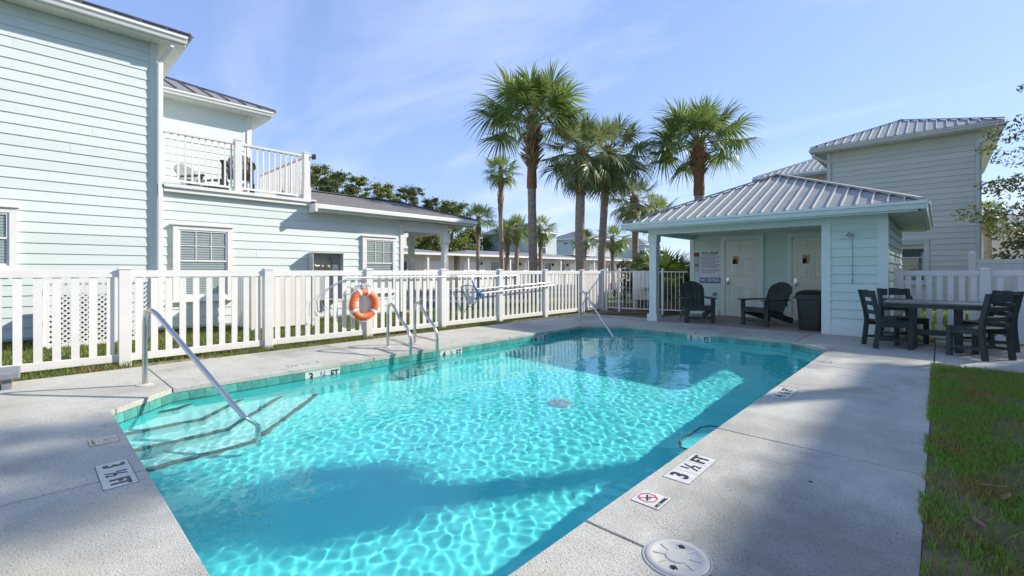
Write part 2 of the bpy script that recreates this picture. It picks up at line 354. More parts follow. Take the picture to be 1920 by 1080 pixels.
# waterline tiles, one object each
TS = .1515
tile_me = MB().box(-TS/2+.002, -.009, -.075, TS/2-.002, 0, .075).mesh('tile', M['tile'])
def seg(i):
    a, b = Vector(PW[i]), Vector(PW[(i+1)%n]); return a, b, (b-a).length, (b-a).normalized()
mark_slots = []
for i in range(n):
    a, b, L, d = seg(i); k = max(1, round(L/TS)); w = L/k
    rz = math.atan2(d.y, d.x); nin = Vector((-d.y, d.x))
    slots = []
    if i == 6:          # left wall (runs towards -y)
        slots = [(round(5.84/w+.5), '3h'), (round(3.63/w+.5), '4h'), (round(1.44/w+.5), '4h')]
    if i == 4: slots = [(round(1.66/w+.5), '3h')]
    taken = set()
    for s0, t in slots:
        for q in range(3): taken.add(s0-2+q)
        mark_slots.append((i, s0-2, w, t))
    for q in range(k):
        if q in taken: continue
        p = a + d*((q+.5)*w) + nin*0.0
        o = link('tile', tile_me, shell, (p.x, p.y, -.128), rz+math.pi)
        o.scale = (w/TS, 1, 1); receiver(o)
# steps in the near-left corner: each tread a slab with a dark tiled nosing
steps = [(-.33,-5.60,1.05), (-.53,-5.27,1.20), (-.73,-4.98,1.33), (-.92,-4.67,1.46)]
for zt, xs, yb in steps:
    zb = floor_z(-5,1) - .02
    yl = yb + (5.75 + xs) if xs > -5.75 else yb
    poly = [(PW[7][0]-.0, 1.03), (PW[0][0], PW[0][1]+.0), (xs, PW[0][1]), (xs, yb), (PW[7][0], yl)]
    if xs < PW[0][0]: poly = [(PW[7][0], PW[7][1]+.0), (xs, PW[7][1]-(xs-PW[7][0])+.0), (xs, yb), (PW[7][0], max(yl, PW[7][1]+.05))]
    o = MB().prism(poly, zb, zt).build('pool_step', M['stepplaster'], shell); receiver(o)
    e = MB(); w = .05
    pts = [Vector((xs, max(PW[0][1], poly[1][1] if xs < PW[0][0] else 0)+.02)), Vector((xs, yb)), Vector((PW[7][0]+.02, yl))]
    e.add([(pts[0].x-w, pts[0].y, zt+.004), (pts[0].x+.006, pts[0].y, zt+.004), (pts[1].x+.006, pts[1].y, zt+.004), (pts[2].x+.006, pts[2].y, zt+.004), (pts[2].x, pts[2].y-w*1.4, zt+.004), (pts[1].x-w, pts[1].y-w*.4, zt+.004),
           (pts[0].x+.006, pts[0].y, zt-.03), (pts[1].x+.006, pts[1].y, zt-.03), (pts[2].x+.006, pts[2].y, zt-.03)],
          [(0,1,2,5),(5,2,3,4),(6,7,2,1),(7,8,3,2)])
    receiver(e.build('step_nosing', M['nosing'], shell))
# far-left corner steps
for zt, off in ((-.36,.30),(-.60,.58),(-.84,.86)):
    poly = [(-5.75,8.36-off*.9),(-5.75,8.36),(-5.03,9.03),(-5.03+off*.9,9.03)]
    receiver(MB().prism([poly[0], poly[3], poly[2], poly[1]], floor_z(-5,9)-.02, zt).build('pool_step', M['stepplaster'], shell))
    a, b = Vector(poly[0]), Vector(poly[3]); d = (b-a).normalized(); q = Vector((d.y,-d.x))
    m_ = MB().beam((a.x,a.y,zt+.003), (b.x,b.y,zt+.003), .05, .006).build('step_nosing', M['nosing'], shell); receiver(m_)
# small ledge on the right wall with a dark edge
receiver(MB().prism([(-1.24,3.62),(-1.24,4.36),(-1.52,4.26),(-1.57,4.18),(-1.57,3.74),(-1.52,3.64)], -.7, -.38).build('ledge', M['plaster'], shell))
receiver(MB().tube([(-1.24,3.60,-.385),(-1.53,3.625,-.385),(-1.58,3.73,-.385),(-1.58,4.19,-.385),(-1.53,4.28,-.385),(-1.24,4.38,-.385)], .014, 8).build('ledge_edge', M['nosing'], shell))
# main drain
dr = MB().lathe([(.15,0),(.15,.012),(.13,.02),(.0,.024)], (0,0,0), 20)
for k in range(5): dr.box(-.11, -.1+k*.045, .021, .11, -.085+k*.045, .028)
o = dr.build('pool_drain', M['skimmer'], None, True, loc=(-3.38,4.47,floor_z(0,4.47)+.004)); receiver(o)
tag(o, 'round pale main drain cover at the bottom of the pool', 'drain')

# water surface: real ripples, so the sun throws real caustics on the floor
def water():
    x0, x1, y0, y1 = -5.77, -1.21, .46, 9.06; st = .0115
    nx, ny = int((x1-x0)/st), int((y1-y0)/st)
    X, Y = np.meshgrid(np.linspace(x0,x1,nx+1), np.linspace(y0,y1,ny+1)); rg = np.random.default_rng(3); Z = np.zeros_like(X)
    env = np.clip((X+5.9)/2.2 + .25*np.sin(X*1.3+Y*.9), 0.22, 1.0) * np.clip(1.15-.05*Y, .6, 1)
    F = np.zeros_like(X)
    for i in range(70):
        lam = np.exp(rg.uniform(np.log(.055), np.log(.17))); a = rg.normal(R(60), 1.2); k = 2*np.pi/lam
        F += .000135*(lam/.15)**1.25*np.sin(k*(X*np.cos(a)+Y*np.sin(a)) + rg.uniform(0,6.28))
    G = np.zeros_like(X)
    for i in range(26):
        lam = np.exp(rg.uniform(np.log(.4), np.log(1.6))); a = rg.uniform(0,6.28); k = 2*np.pi/lam
        G += .00042*(lam/.7)*np.sin(k*(X*np.cos(a)+Y*np.sin(a)) + rg.uniform(0,6.28))
    Z = env*F*.46 + G*.62
    for cx, cy, am in ((-2.75,2.25,.0006),(-3.6,3.4,.0003)):
        r = np.hypot(X-cx, Y-cy); Z += am*np.sin(2*np.pi*r/.105)*np.exp(-(r/.55)**2)
    Z += ZW
    idx = np.arange((nx+1)*(ny+1)).reshape(ny+1,nx+1)
    # keep only cells inside the pool outline
    cxm = (X[:-1,:-1]+X[1:,1:])/2; cym = (Y[:-1,:-1]+Y[1:,1:])/2; ins = np.ones_like(cxm, bool)
    for i in range(n):
        a, b = PW[i], PW[(i+1)%n]; ins &= ((b[0]-a[0])*(cym-a[1]) - (b[1]-a[1])*(cxm-a[0])) > -.03
    Fc = np.stack([idx[:-1,:-1], idx[:-1,1:], idx[1:,1:], idx[1:,:-1]], -1)[ins]
    used = np.unique(Fc); remap = -np.ones(idx.size, int); remap[used] = np.arange(len(used))
    V = np.stack([X.ravel(), Y.ravel(), Z.ravel()], 1)[used]
    m = bpy.data.materials.new('clear_pool_water'); m.use_nodes = True; nn = m.node_tree.nodes
    nn.remove(nn['Principled BSDF']); g = nn.new('ShaderNodeBsdfGlass'); g.inputs['IOR'].default_value = 1.33; g.inputs['Roughness'].default_value = 0
    g.inputs['Color'].default_value = (.75,.99,1.0,1); m.node_tree.links.new(g.outputs[0], nn['Material Output'].inputs[0])
    me = fastmesh('pool_water', V, remap[Fc], m); me.polygons.foreach_set('use_smooth', [True]*len(me.polygons))
    o = link('pool_water', me); o.cycles.is_caustics_caster = True; return tag(o, kind='structure')
water()

# ------------------------------------------------------------------ pool deck, slab by slab
deck = MB()
outer = [(-7.35,-5.6),(-.05,-5.6),(-.05,7.95),(3.6,7.95),(3.6,10.95),(-7.35,10.95)]
for q in ([(-7.34,-5.6),(-.06,-5.6),(-.06,.48),(-7.34,.48)], [(-7.34,.48),(-5.76,.48),(-5.76,9.05),(-7.34,9.05)], [(-1.22,.48),(-.06,.48),(-.06,9.05),(-1.22,9.05)],
          [(-7.34,9.05),(3.6,9.05),(3.6,10.94),(-7.34,10.94)], [(-.06,7.96),(3.6,7.96),(3.6,9.05),(-.06,9.05)]):
    deck.add([(p[0],p[1],-.016) for p in q], [(0,1,2,3)])
deck = tag(deck.build('pool_deck', M['joint']), kind='structure')
CH1, CH2, CH3, CH4 = POOL[0], POOL[2], POOL[3], POOL[5]
XJ = [-7.35,-5.25,-3.5,-1.77,-.05]
slabs = [[(-7.35,-2.2),(-5.25,-2.2),(-5.25,.54),(-5.73,1.02),(-7.35,1.02)],
         [(-5.25,-2.2),(-3.5,-2.2),(-3.5,.5),(-5.21,.5),(-5.25,.54)], [(-3.5,-2.2),(-1.77,-2.2),(-1.77,.5),(-3.5,.5)],
         [(-1.77,-2.2),(-.05,-2.2),(-.05,1.84),(-1.25,1.84),(-1.25,1.02),(-1.77,.5)],
         [(-1.25,1.84),(-.05,1.84),(-.05,3.62),(-1.25,3.62)], [(-1.25,3.62),(-.05,3.62),(-.05,5.4),(-1.25,5.4)], [(-1.25,5.4),(-.05,5.4),(-.05,6.95),(-1.25,6.95)],
         [(-1.25,6.95),(-.05,6.95),(-.05,9.02),(-1.87,9.02),(-1.25,8.45)],
         [(-7.35,1.02),(-5.73,1.02),(-5.73,3.3),(-7.35,3.3)], [(-7.35,3.3),(-5.73,3.3),(-5.73,6.05),(-7.35,6.05)],
         [(-7.35,6.05),(-5.73,6.05),(-5.73,8.36),(-5.03,9.02),(-7.35,9.02)],
         [(-7.35,9.02),(-5.2,9.02),(-5.2,10.95),(-7.35,10.95)],
         [(-5.2,9.02),(-3.5,9.02),(-3.5,10.40),(-5.2,10.40)], [(-3.5,9.02),(-1.8,9.02),(-1.8,10.40),(-3.5,10.40)], [(-1.8,9.02),(-.05,9.02),(-.05,10.40),(-1.8,10.40)],
         [(-.05,7.95),(1.7,7.95),(1.7,9.02),(-.05,9.02)], [(1.7,7.95),(3.55,7.95),(3.55,9.02),(1.7,9.02)], [(-.05,9.02),(1.7,9.02),(1.7,10.95),(-.05,10.95)], [(1.7,9.02),(3.55,9.02),(3.55,10.95),(1.7,10.95)]]
for k in range(4): slabs.append([(XJ[k],-5.6),(XJ[k+1],-5.6),(XJ[k+1],-2.2),(XJ[k],-2.2)])
for p in slabs:
    q = offset(p, -.0065); z1 = rnd.uniform(-.001,.001)
    MB().prism(q, -.05, z1).build('slab', M['deck'], deck, bevel=.004)
MB().prism([(-5.2,10.405),(-1.6,10.405),(-1.6,13.05),(-5.2,13.05)], -.05, .006).build('porch_floor', M['porch'], deck, bevel=.003)
# sill of deck concrete under the waterline edge is covered by the tiles

# ------------------------------------------------------------------ depth markers and warning tiles
g3 = text_mesh('3', .145, M['ink'], .85, .003); g4 = text_mesh('4', .145, M['ink'], .85, .003); gft = text_mesh('FT', .125, M['ink'], .80, .003)
def half_mesh(m, k=1.0):
    a = MB(); me1 = text_mesh('1', .07*k, m, .9, .001); me2 = text_mesh('2', .07*k, m, .9, .001)
    for me, ox, oy in ((me1,-.026,.026),(me2,.026,-.026)):
        a.add([(v.co.x+ox*k, v.co.y+oy*k, v.co.z) for v in me.vertices], [tuple(p.vertices) for p in me.polygons])
    return a.beam((-.026*k,-.05*k,.0004),(.026*k,.05*k,.0004),.008*k,.002).mesh('half', m)
gh = half_mesh(M['ink'])
mtile = MB().box(-.0740,-.0745,-.02,.0740,.0745,.0016).mesh('tile', M['mark'])
def marker(label, loc, rz, txt, upright=None, group=None):
    t = thing('depth_marker', label, 'depth marker', loc, rz, group)
    if upright: t.rotation_euler = upright
    receiver(MB().box(-.2315,-.0785,-.02,.2315,.0785,.0006).build('grout', M['deckgrout'] if not upright else M['grout'], t))
    for k, g in enumerate(({'3': g3, '4': g4}[txt[0]], gh, gft)):
        tl = link('tile', mtile, t, ((k-1)*.152, 0, 0)); receiver(tl)
        nl = link('numeral', g, tl, (0, 0, .0034)); receiver(nl)
    return t
marker('white 3 1/2 FT depth tiles in right deck beside the no diving tile', (-1.105,2.775,.001), R(90), '3')
marker('white 4 1/2 FT depth tiles in right deck beyond the crossing shadow', (-1.115,5.10,.001), R(90), '4')
marker('white 3 1/2 FT depth tiles on the shaded left foreground deck', (-3.56,.36,.001), 0, '3')
lab = {1: ('white 3 1/2 FT waterline tiles between the stair rail and the ladder', '3'), 2: ('white 4 1/2 FT waterline tiles just right of the pool ladder', '4'),
       3: ('small white 4 1/2 FT waterline tiles far along the left pool wall', '4'), 0: ('white 3 1/2 FT waterline tiles on the far pool wall below the porch', '3')}
for k, (i, s0, w, t) in enumerate(mark_slots):
    a, b, L, d = seg(i); p = a + d*((s0+1.5)*w); nin = Vector((-d.y, d.x))
    p = p + nin*.006
    X = Vector((-d.x,-d.y,0)) ; Z = Vector((nin.x,nin.y,0)); Y = Vector((0,0,1))
    X = Y.cross(Z)
    rot = Matrix((X,Y,Z)).transposed().to_euler()
    marker(lab[k][0], (p.x, p.y, -.128), 0, lab[k][1], rot)
# faded letters on the left deck
FADED = mat('faded_ink', (.30,.30,.29), .8, var=.2, scale=40)
t = thing('faded_deck_marker', 'faded grey lettering tiles on the left deck above the waterline marker', 'depth marker', (-5.98,2.47,.001), R(-90))
for k, g in enumerate((g3, gh, gft)):
    tl = link('tile', MB().box(-.0745,-.0745,-.02,.0745,.0745,.0025).mesh('tile', M['deck']), t, ((k-1)*.152,0,0))
    link('numeral', half_mesh(FADED) if k == 1 else text_mesh(['3','','FT'][k], [.12,.07,.11][k], FADED, .8, .001), tl, (0,0,.0042))
def no_diving(label, loc, rz, faded=False):
    red = mat('faded_red_print', (.55,.40,.33), .6, var=.1) if faded else M['redink']
    ink = mat('faded_print', (.38,.34,.27), .6, var=.1) if faded else M['ink']
    t = thing('no_diving_tile', label, 'warning tile', loc, rz)
    MB().box(-.0785,-.0785,-.02,.0785,.0785,.0006).build('grout', M['deckgrout'], t)
    MB().box(-.075,-.075,-.02,.075,.075,.003).build('tile', M['mark'] if not faded else mat('yellowed_tile', (.60,.55,.44), .5, var=.1, scale=30), t)
    o8 = MB(); pts = [(math.cos(R(22.5+45*k)), math.sin(R(22.5+45*k))) for k in range(8)]
    for k in range(8):
        a, b = pts[k], pts[(k+1)%8]
        o8.add([(a[0]*.052,.018+a[1]*.052,.0045),(b[0]*.052,.018+b[1]*.052,.0045),(b[0]*.045,.018+b[1]*.045,.0045),(a[0]*.045,.018+a[1]*.045,.0045)], [(0,1,2,3)])
    o8.beam((-.036,.054,.0046),(.036,-.018,.0046),.006,.0004)
    o8.build('red_octagon', red, t)
    MB().beam((-.030,.006,.005),(.026,.034,.005),.009,.0004).beam((-.012,.002,.005),(.018,.012,.005),.005,.0004).build('diver_figure', ink, t)
    link('lettering', text_mesh('NO DIVING', .028, ink, .85, .0005, .0004), t, (0,-.057,.0042))
no_diving('white tile with red octagon reading NO DIVING on right deck', (-1.105,2.245,.001), R(90))
no_diving('yellowed NO DIVING tile on the shaded left deck near the stairs', (-4.31,.37,.001), 0, True)
no_diving('weathered faint warning tile on the far right deck corner', (-1.10,7.25,.001), R(90), True)

# skimmer lid
t = thing('skimmer_lid', 'round off-white skimmer lid set in the foreground deck', 'skimmer lid', (-.80,1.86,.001))
MB().lathe([(.128,-.02),(.128,.004),(.120,.009),(.100,.009),(.095,.005),(.047,.006),(.044,.010),(.0,.011)], n=40).build('lid', M['skimmer'], t, True)
MB().lathe([(.139,-.02),(.139,.002),(.131,.003),(.131,-.02)], n=40).build('collar', M['greybox'], t, True)
for k in range(8):
    a = R(45*k+20); MB().beam((.047*math.cos(a),.047*math.sin(a),.0065),(.096*math.cos(a),.096*math.sin(a),.0065),.006,.003).build('rib', M['skimmer'], t)
for a in (R(100), R(285)):
    MB().prism([(.080*math.cos(a)+dx,.080*math.sin(a)+dy) for dx, dy in ((.016,0),(0,.010),(-.016,0),(0,-.010))], .004, .0105).build('finger_hole', M['black'], t)
MB().lathe([(.012,-.01),(.012,.0015),(0,.002)], (-.535,3.06,0), 12).build('deck_anchor', M['black']); tag(bpy.data.objects['deck_anchor'], 'small black anchor hole in the right deck slab', 'anchor')

# ------------------------------------------------------------------ rails and ladder
def arc(p0, p1, p2, k=8):
    return [Vector(p0)*(1-t)**2 + Vector(p1)*2*t*(1-t) + Vector(p2)*t*t for t in [i/k for i in range(k+1)]]
def handrail(label, base, water_pt, h, end_z, r=.024):
    t = thing('handrail', label, 'handrail', (*base,0)); b = Vector((0,0,0)); w = Vector((water_pt[0]-base[0], water_pt[1]-base[1], ZW)); hd = Vector((w.x,w.y,0)).normalized()
    apex = hd*.10 + Vector((0,0,h+.05)); slope = (w - apex)
    path = [b, (0,0,h-.16)] + arc((0,0,h-.14), (0,0,h+.10), apex + slope*.09)[0:] + [apex+slope*.5] + [w, w + slope*.10 + Vector((0,0,-.02))]
    e = path[-1]; path += [Vector(e)+hd*.04+Vector((0,0,-.05)), Vector(e)+hd*.05+Vector((0,0,-.12)), Vector(e)+hd*.05+Vector((0,0,end_z-e[2]))]
    receiver(MB().tube(path, r, 14).build('rail', M['steel'], t, True))
    MB().lathe([(.075,0),(.075,.006),(.045,.016),(.028,.018)], n=20).build('escutcheon', M['skimmer'], t, True)
    return t
handrail('curved stainless stair rail at the near left pool steps', (-6.12,.85), (-4.66,1.36), .78, -.82)
handrail('stainless stair rail at the far left corner of the pool', (-6.02,8.68), (-4.86,8.20), .74, -.8, .022)
t = thing('pool_ladder', 'stainless steel pool ladder with two looped rails on left edge', 'ladder', (-6.37,4.1,0), world=True)
for (bx, by), (wx, wy) in (((-6.37,3.91),(-5.60,3.81)), ((-6.36,4.41),(-5.60,4.29))):
    path = [(bx,by,0),(bx,by,.52)] + arc((bx,by,.54),(bx+.02,by,.76),(bx+.20,by+(wy-by)*.22,.655)) + [(bx+.42,by+(wy-by)*.58,.49)] + arc((wx-.13,wy+.01,.39),(wx,wy,.30),(wx,wy,.14)) + [(wx,wy,-.3),(wx,wy,-1.0)]
    receiver(MB().tube(path, .022, 14).build('rail', M['steel'], t, True))
    MB().tube([(bx,by,.135),(wx,wy,.135)], .017, 12).build('brace', M['steel'], t, True)
    MB().lathe([(.07,0),(.07,.006),(.04,.014),(.025,.016)], (bx,by,.001), 18).build('escutcheon', M['skimmer'], t, True)
for z in (-.28,-.53,-.78):
    receiver(MB().box(-5.66,3.80,z-.02,-5.56,4.30,z+.02).build('tread', M['steel'], t, bevel=.008))

# ------------------------------------------------------------------ fences
def picket_fence(label, p0, p1, posts, npk, h=1.22, zb=.0, mt=None, end_posts=True, gap=.0):
    """posts: list of distances along; npk pickets between posts"""
    mt = mt or M['white']
    a, b = Vector(p0), Vector(p1); d = (b-a).normalized(); rz = math.atan2(d.y, d.x)
    t = thing('picket_fence', label, 'fence', (a.x,a.y,0), rz)
    post = MB().box(-.0635,-.0635,-.06,.0635,.0635,h+.005)
    post.add([(-.072,-.072,h+.005),(.072,-.072,h+.005),(.072,.072,h+.005),(-.072,.072,h+.005),(-.072,-.072,h+.022),(.072,-.072,h+.022),(.072,.072,h+.022),(-.072,.072,h+.022),(-.03,-.03,h+.04),(.03,-.03,h+.04),(.03,.03,h+.04),(-.03,.03,h+.04)],
             [(0,3,2,1),(0,1,5,4),(1,2,6,5),(2,3,7,6),(3,0,4,7),(4,5,9,8),(5,6,10,9),(6,7,11,10),(7,4,8,11),(8,9,10,11)])
    pm = post.mesh('post', mt); pk = MB().box(-.0375,-.011,.10,.0375,.011,h-.07).mesh('picket', mt)
    for s in posts: link('post', pm, t, (s,0,0), bevel=.004)
    for s0, s1 in zip(posts[:-1], posts[1:]):
        MB().box(s0+.063,-.022,h-.095,s1-.063,.022,h-.005).build('top_rail', mt, t, bevel=.004)
        MB().box(s0+.063,-.022,.03,s1-.063,.022,.125).build('bottom_rail', mt, t, bevel=.004)
        k = npk; pitch = (s1-s0-.127)/k
        for q in range(k):
            o = link('picket', pk, t, (s0+.0635+(q+.5)*pitch+rnd.uniform(-.003,.003), 0, 0)); o.rotation_euler = (0, R(rnd.uniform(-.25,.25)), R(rnd.uniform(-2,2)))
    return t
FX = -7.75
posts = [.87+1.735*i for i in range(-3,7)] 
picket_fence('long white vinyl picket fence beside the left house', (FX,posts[0]), (FX,12.4), [p-posts[0] for p in posts] + [12.42-posts[0]], 10)
FY = 10.98
picket_fence('white picket fence behind the dining table', (-.545,FY), (4.5,FY), [0,1.10,2.85,4.6], 7)
# tall white privacy fence behind it
t = thing('privacy_fence', 'taller solid white privacy fence below the olive hedge', 'fence', (.55,16.3,0), world=True)
for k, x in enumerate((.60,2.6,4.6,6.6)):
    p = MB().box(x-.065,16.235,-.06,x+.065,16.365,1.62)
    p.add([(x-.075,16.225,1.62),(x+.075,16.225,1.62),(x+.075,16.375,1.62),(x-.075,16.375,1.62),(x-.075,16.225,1.65),(x+.075,16.225,1.65),(x+.075,16.375,1.65),(x-.075,16.375,1.65),(x,16.3,1.74)], [(0,3,2,1),(0,1,5,4),(1,2,6,5),(2,3,7,6),(3,0,4,7),(4,5,8),(5,6,8),(6,7,8),(7,4,8)])
    p.build('post', M['white'], t)
    if k < 3:
        MB().box(x+.065,16.27,1.40,x+1.935,16.33,1.50).build('top_rail', M['white'], t); MB().box(x+.065,16.27,.0,x+1.935,16.33,.12).build('bottom_rail', M['white'], t)
        for q in range(12): MB().box(x+.066+q*.1558,16.285,.12,x+.066+q*.1558+.154,16.315,1.40).build('board', M['white'], t)
# metal gate and bar fence at the far corner
def bar_section(t, a, b, h=1.19, z0=.08, post=True, nb=None):
    a, b = Vector((*a,0)), Vector((*b,0)); L = (b-a).length; d = (b-a)/L
    MB().beam(a+Vector((0,0,h)), b+Vector((0,0,h)), .025, .035).build('top_rail', M['white'], t)
    MB().beam(a+Vector((0,0,z0)), b+Vector((0,0,z0)), .025, .035).build('bottom_rail', M['white'], t)
    nb = nb or round(L/.105)
    for k in range(1, nb):
        p = a + d*(L*k/nb); MB().box(p.x-.008,p.y-.008,z0,p.x+.008,p.y+.008,h).build('bar', M['white'], t)
def bar_post(t, p, h=1.27):
    MB().box(p[0]-.032,p[1]-.032,-.06,p[0]+.032,p[1]+.032,h).add([(p[0]-.036,p[1]-.036,h),(p[0]+.036,p[1]-.036,h),(p[0]+.036,p[1]+.036,h),(p[0]-.036,p[1]+.036,h),(p[0],p[1],h+.035)], [(0,1,4),(1,2,4),(2,3,4),(3,0,4)]).build('post', M['white'], t)
GA, GB, GC, GD = (-7.62,12.46), (-7.15,12.42), (-5.90,12.72), (-5.24,12.9)
t = thing('bar_fence', 'short white metal bar fence where the picket fence ends', 'fence', (*GA,0), world=True); bar_post(t, GA); bar_section(t, GA, GB)
t = thing('bar_gate', 'white metal bar gate beside the porch post', 'gate', (*GB,0), world=True); bar_post(t, GB); bar_section(t, GB, GC)
MB().box(GB[0]+.05,GB[1]-.05,.86,GB[0]+.10,GB[1]-.01,1.0).build('latch', M['greybox'], t)
t = thing('bar_fence', 'white metal bar fence between gate and bathhouse wall', 'fence', (*GC,0), world=True); bar_post(t, GC); bar_section(t, (GC[0]+.03,GC[1]), GD)
t = thing('slatted_bin_screen', 'white slatted panel standing just behind the metal gate', 'screen', (-7.18,13.30,0), rz=R(14))
for k in range(6): MB().box(k*.135,0,.30,k*.135+.125,.03,1.22).build('slat', M['white'], t)
MB().box(0,.031,.45,.8,.06,.52).build('batten', M['white'], t); MB().box(.02,.031,-.06,.08,.06,1.1).build('leg', M['white'], t); MB().box(.72,.031,-.06,.78,.06,1.1).build('leg', M['white'], t)

# ------------------------------------------------------------------ building helpers
def siding(t, mt, p0, p1, nrm, z0, z1, ex=.185, name='siding_board', seams=0, rg=random.Random(1), lap=.030):
    """lapped boards from p0 to p1 (plan), facing nrm, one object per board"""
    a, b = Vector((*p0,0)), Vector((*p1,0)); N = Vector((*nrm,0)); k = max(1, round((z1-z0)/ex)); h = (z1-z0)/k
    L = (b-a).length; d = (b-a)/L
    for i in range(k):
        cuts = [0, L]
        if seams and L > 2.5:
            c = rg.uniform(.15,.85)*L
            if rg.random() < seams: cuts = [0, c, L]
        for s0, s1 in zip(cuts[:-1], cuts[1:]):
            q0, q1 = a + d*(s0+(.0015 if s0 else 0)), a + d*(s1-(.0015 if s1 < L else 0)); zb, zt = z0+i*h, z0+(i+1)*h+.012
            v = []
            for q in (q0, q1):
                v += [q+Vector((0,0,zb)), q+N*lap+Vector((0,0,zb)), q+N*.005+Vector((0,0,zt)), q+Vector((0,0,zt))]
            MB().add(v, [(0,1,2,3),(4,7,6,5),(0,4,5,1),(1,5,6,2),(2,6,7,3),(3,7,4,0)]).build(name, mt, t)
def window(t, c, d, nrm, w, h, zb, trim, blinds=True, cols=3, split=.5, rows=2, cas=.09, head=True):
    """c: plan centre on wall plane, d: plan direction, nrm: outward; unit stands proud of the boards"""
    c = Vector((*c,0)); D = Vector((*d,0)); N = Vector((*nrm,0)); Z = Vector((0,0,1))
    def bx(mb, s0, s1, za, zc, n0, n1):
        v = [c + D*s + N*q + Z*z for s in (s0,s1) for q in (n0,n1) for z in (za,zc)]
        return mb.add(v, [(0,1,3,2),(4,6,7,5),(0,4,5,1),(2,3,7,6),(0,2,6,4),(1,5,7,3)])
    zt = zb + h; zm = zb + h*split
    fr = MB()
    bx(fr,-w/2-cas,-w/2,zb-cas,zt+cas,.0,.075); bx(fr,w/2,w/2+cas,zb-cas,zt+cas,.0,.075); bx(fr,-w/2,w/2,zt,zt+cas,.0,.073); bx(fr,-w/2,w/2,zb-cas,zb,.0,.073)
    if head: bx(fr,-w/2-cas-.03,w/2+cas+.03,zt+cas,zt+cas+.025,.0,.105); bx(fr,-w/2-cas-.03,w/2+cas+.03,zb-cas-.03,zb-cas,.0,.105)
    win = fr.build('window', trim, t)
    bx(MB(),-w/2,w/2,zb,zt,.024,.030).build('backing', M['backing'], win)
    if blinds:
        bl = MB(); k = int(h/.05)
        for i in range(k): bx(bl,-w/2+.015,w/2-.015,zb+h*i/k+.002,zb+h*i/k+.0445,.033,.038)
        bl.build('blind', M['blind'], win)
    sash = MB(); e = .035
    for za, zc, q in ((zm,zt,.058),(zb,zm+.035,.052)):
        bx(sash,-w/2,-w/2+e,za,zc,.040,q); bx(sash,w/2-e,w/2,za,zc,.040,q); bx(sash,-w/2+e,w/2-e,zc-e,zc,.040,q-.001); bx(sash,-w/2+e,w/2-e,za,za+e,.040,q-.001)
    sash.build('sash', trim, win)
    if cols > 1:
        mu = MB()
        for i in range(1, cols): bx(mu,-w/2+e+(w-2*e)*i/cols-.007,-w/2+e+(w-2*e)*i/cols+.007,zm+e,zt-e,.042,.050)
        if rows > 1: bx(mu,-w/2+e,w/2-e,(zm+zt)/2-.007,(zm+zt)/2+.007,.042,.0495)
        mu.build('muntin', trim, win)
    # thin real panes: see-through glass
    gm = M['pane']
    for za, zc in ((zm+e,zt-e),(zb+e,zm)): bx(MB(),-w/2+e,w/2-e,za,zc,.0445,.0465).build('pane', gm, win)
    return win
def pane_mat():
    m = bpy.data.materials.new('window_pane'); m.use_nodes = True; nn, ll = m.node_tree.nodes, m.node_tree.links
    nn.remove(nn['Principled BSDF']); g = nn.new('ShaderNodeBsdfGlossy'); g.inputs['Roughness'].default_value = .02
    tr = nn.new('ShaderNodeBsdfTransparent'); tr.inputs[0].default_value = (.93,.96,.96,1); fr = nn.new('ShaderNodeLayerWeight'); fr.inputs[0].default_value = .35
    pw = nn.new('ShaderNodeMath'); pw.operation = 'POWER'; pw.inputs[1].default_value = 2.2; ll.new(fr.outputs['Facing'], pw.inputs[0])
    ad = nn.new('ShaderNodeMath'); ad.operation = 'MULTIPLY_ADD'; ad.inputs[1].default_value = .8; ad.inputs[2].default_value = .07; ll.new(pw.outputs[0], ad.inputs[0])
    ms = nn.new('ShaderNodeMixShader'); ll.new(ad.outputs[0], ms.inputs[0]); ll.new(tr.outputs[0], ms.inputs[1]); ll.new(g.outputs[0], ms.inputs[2]); ll.new(ms.outputs[0], nn['Material Output'].inputs[0])
    return m
M['pane'] = pane_mat()
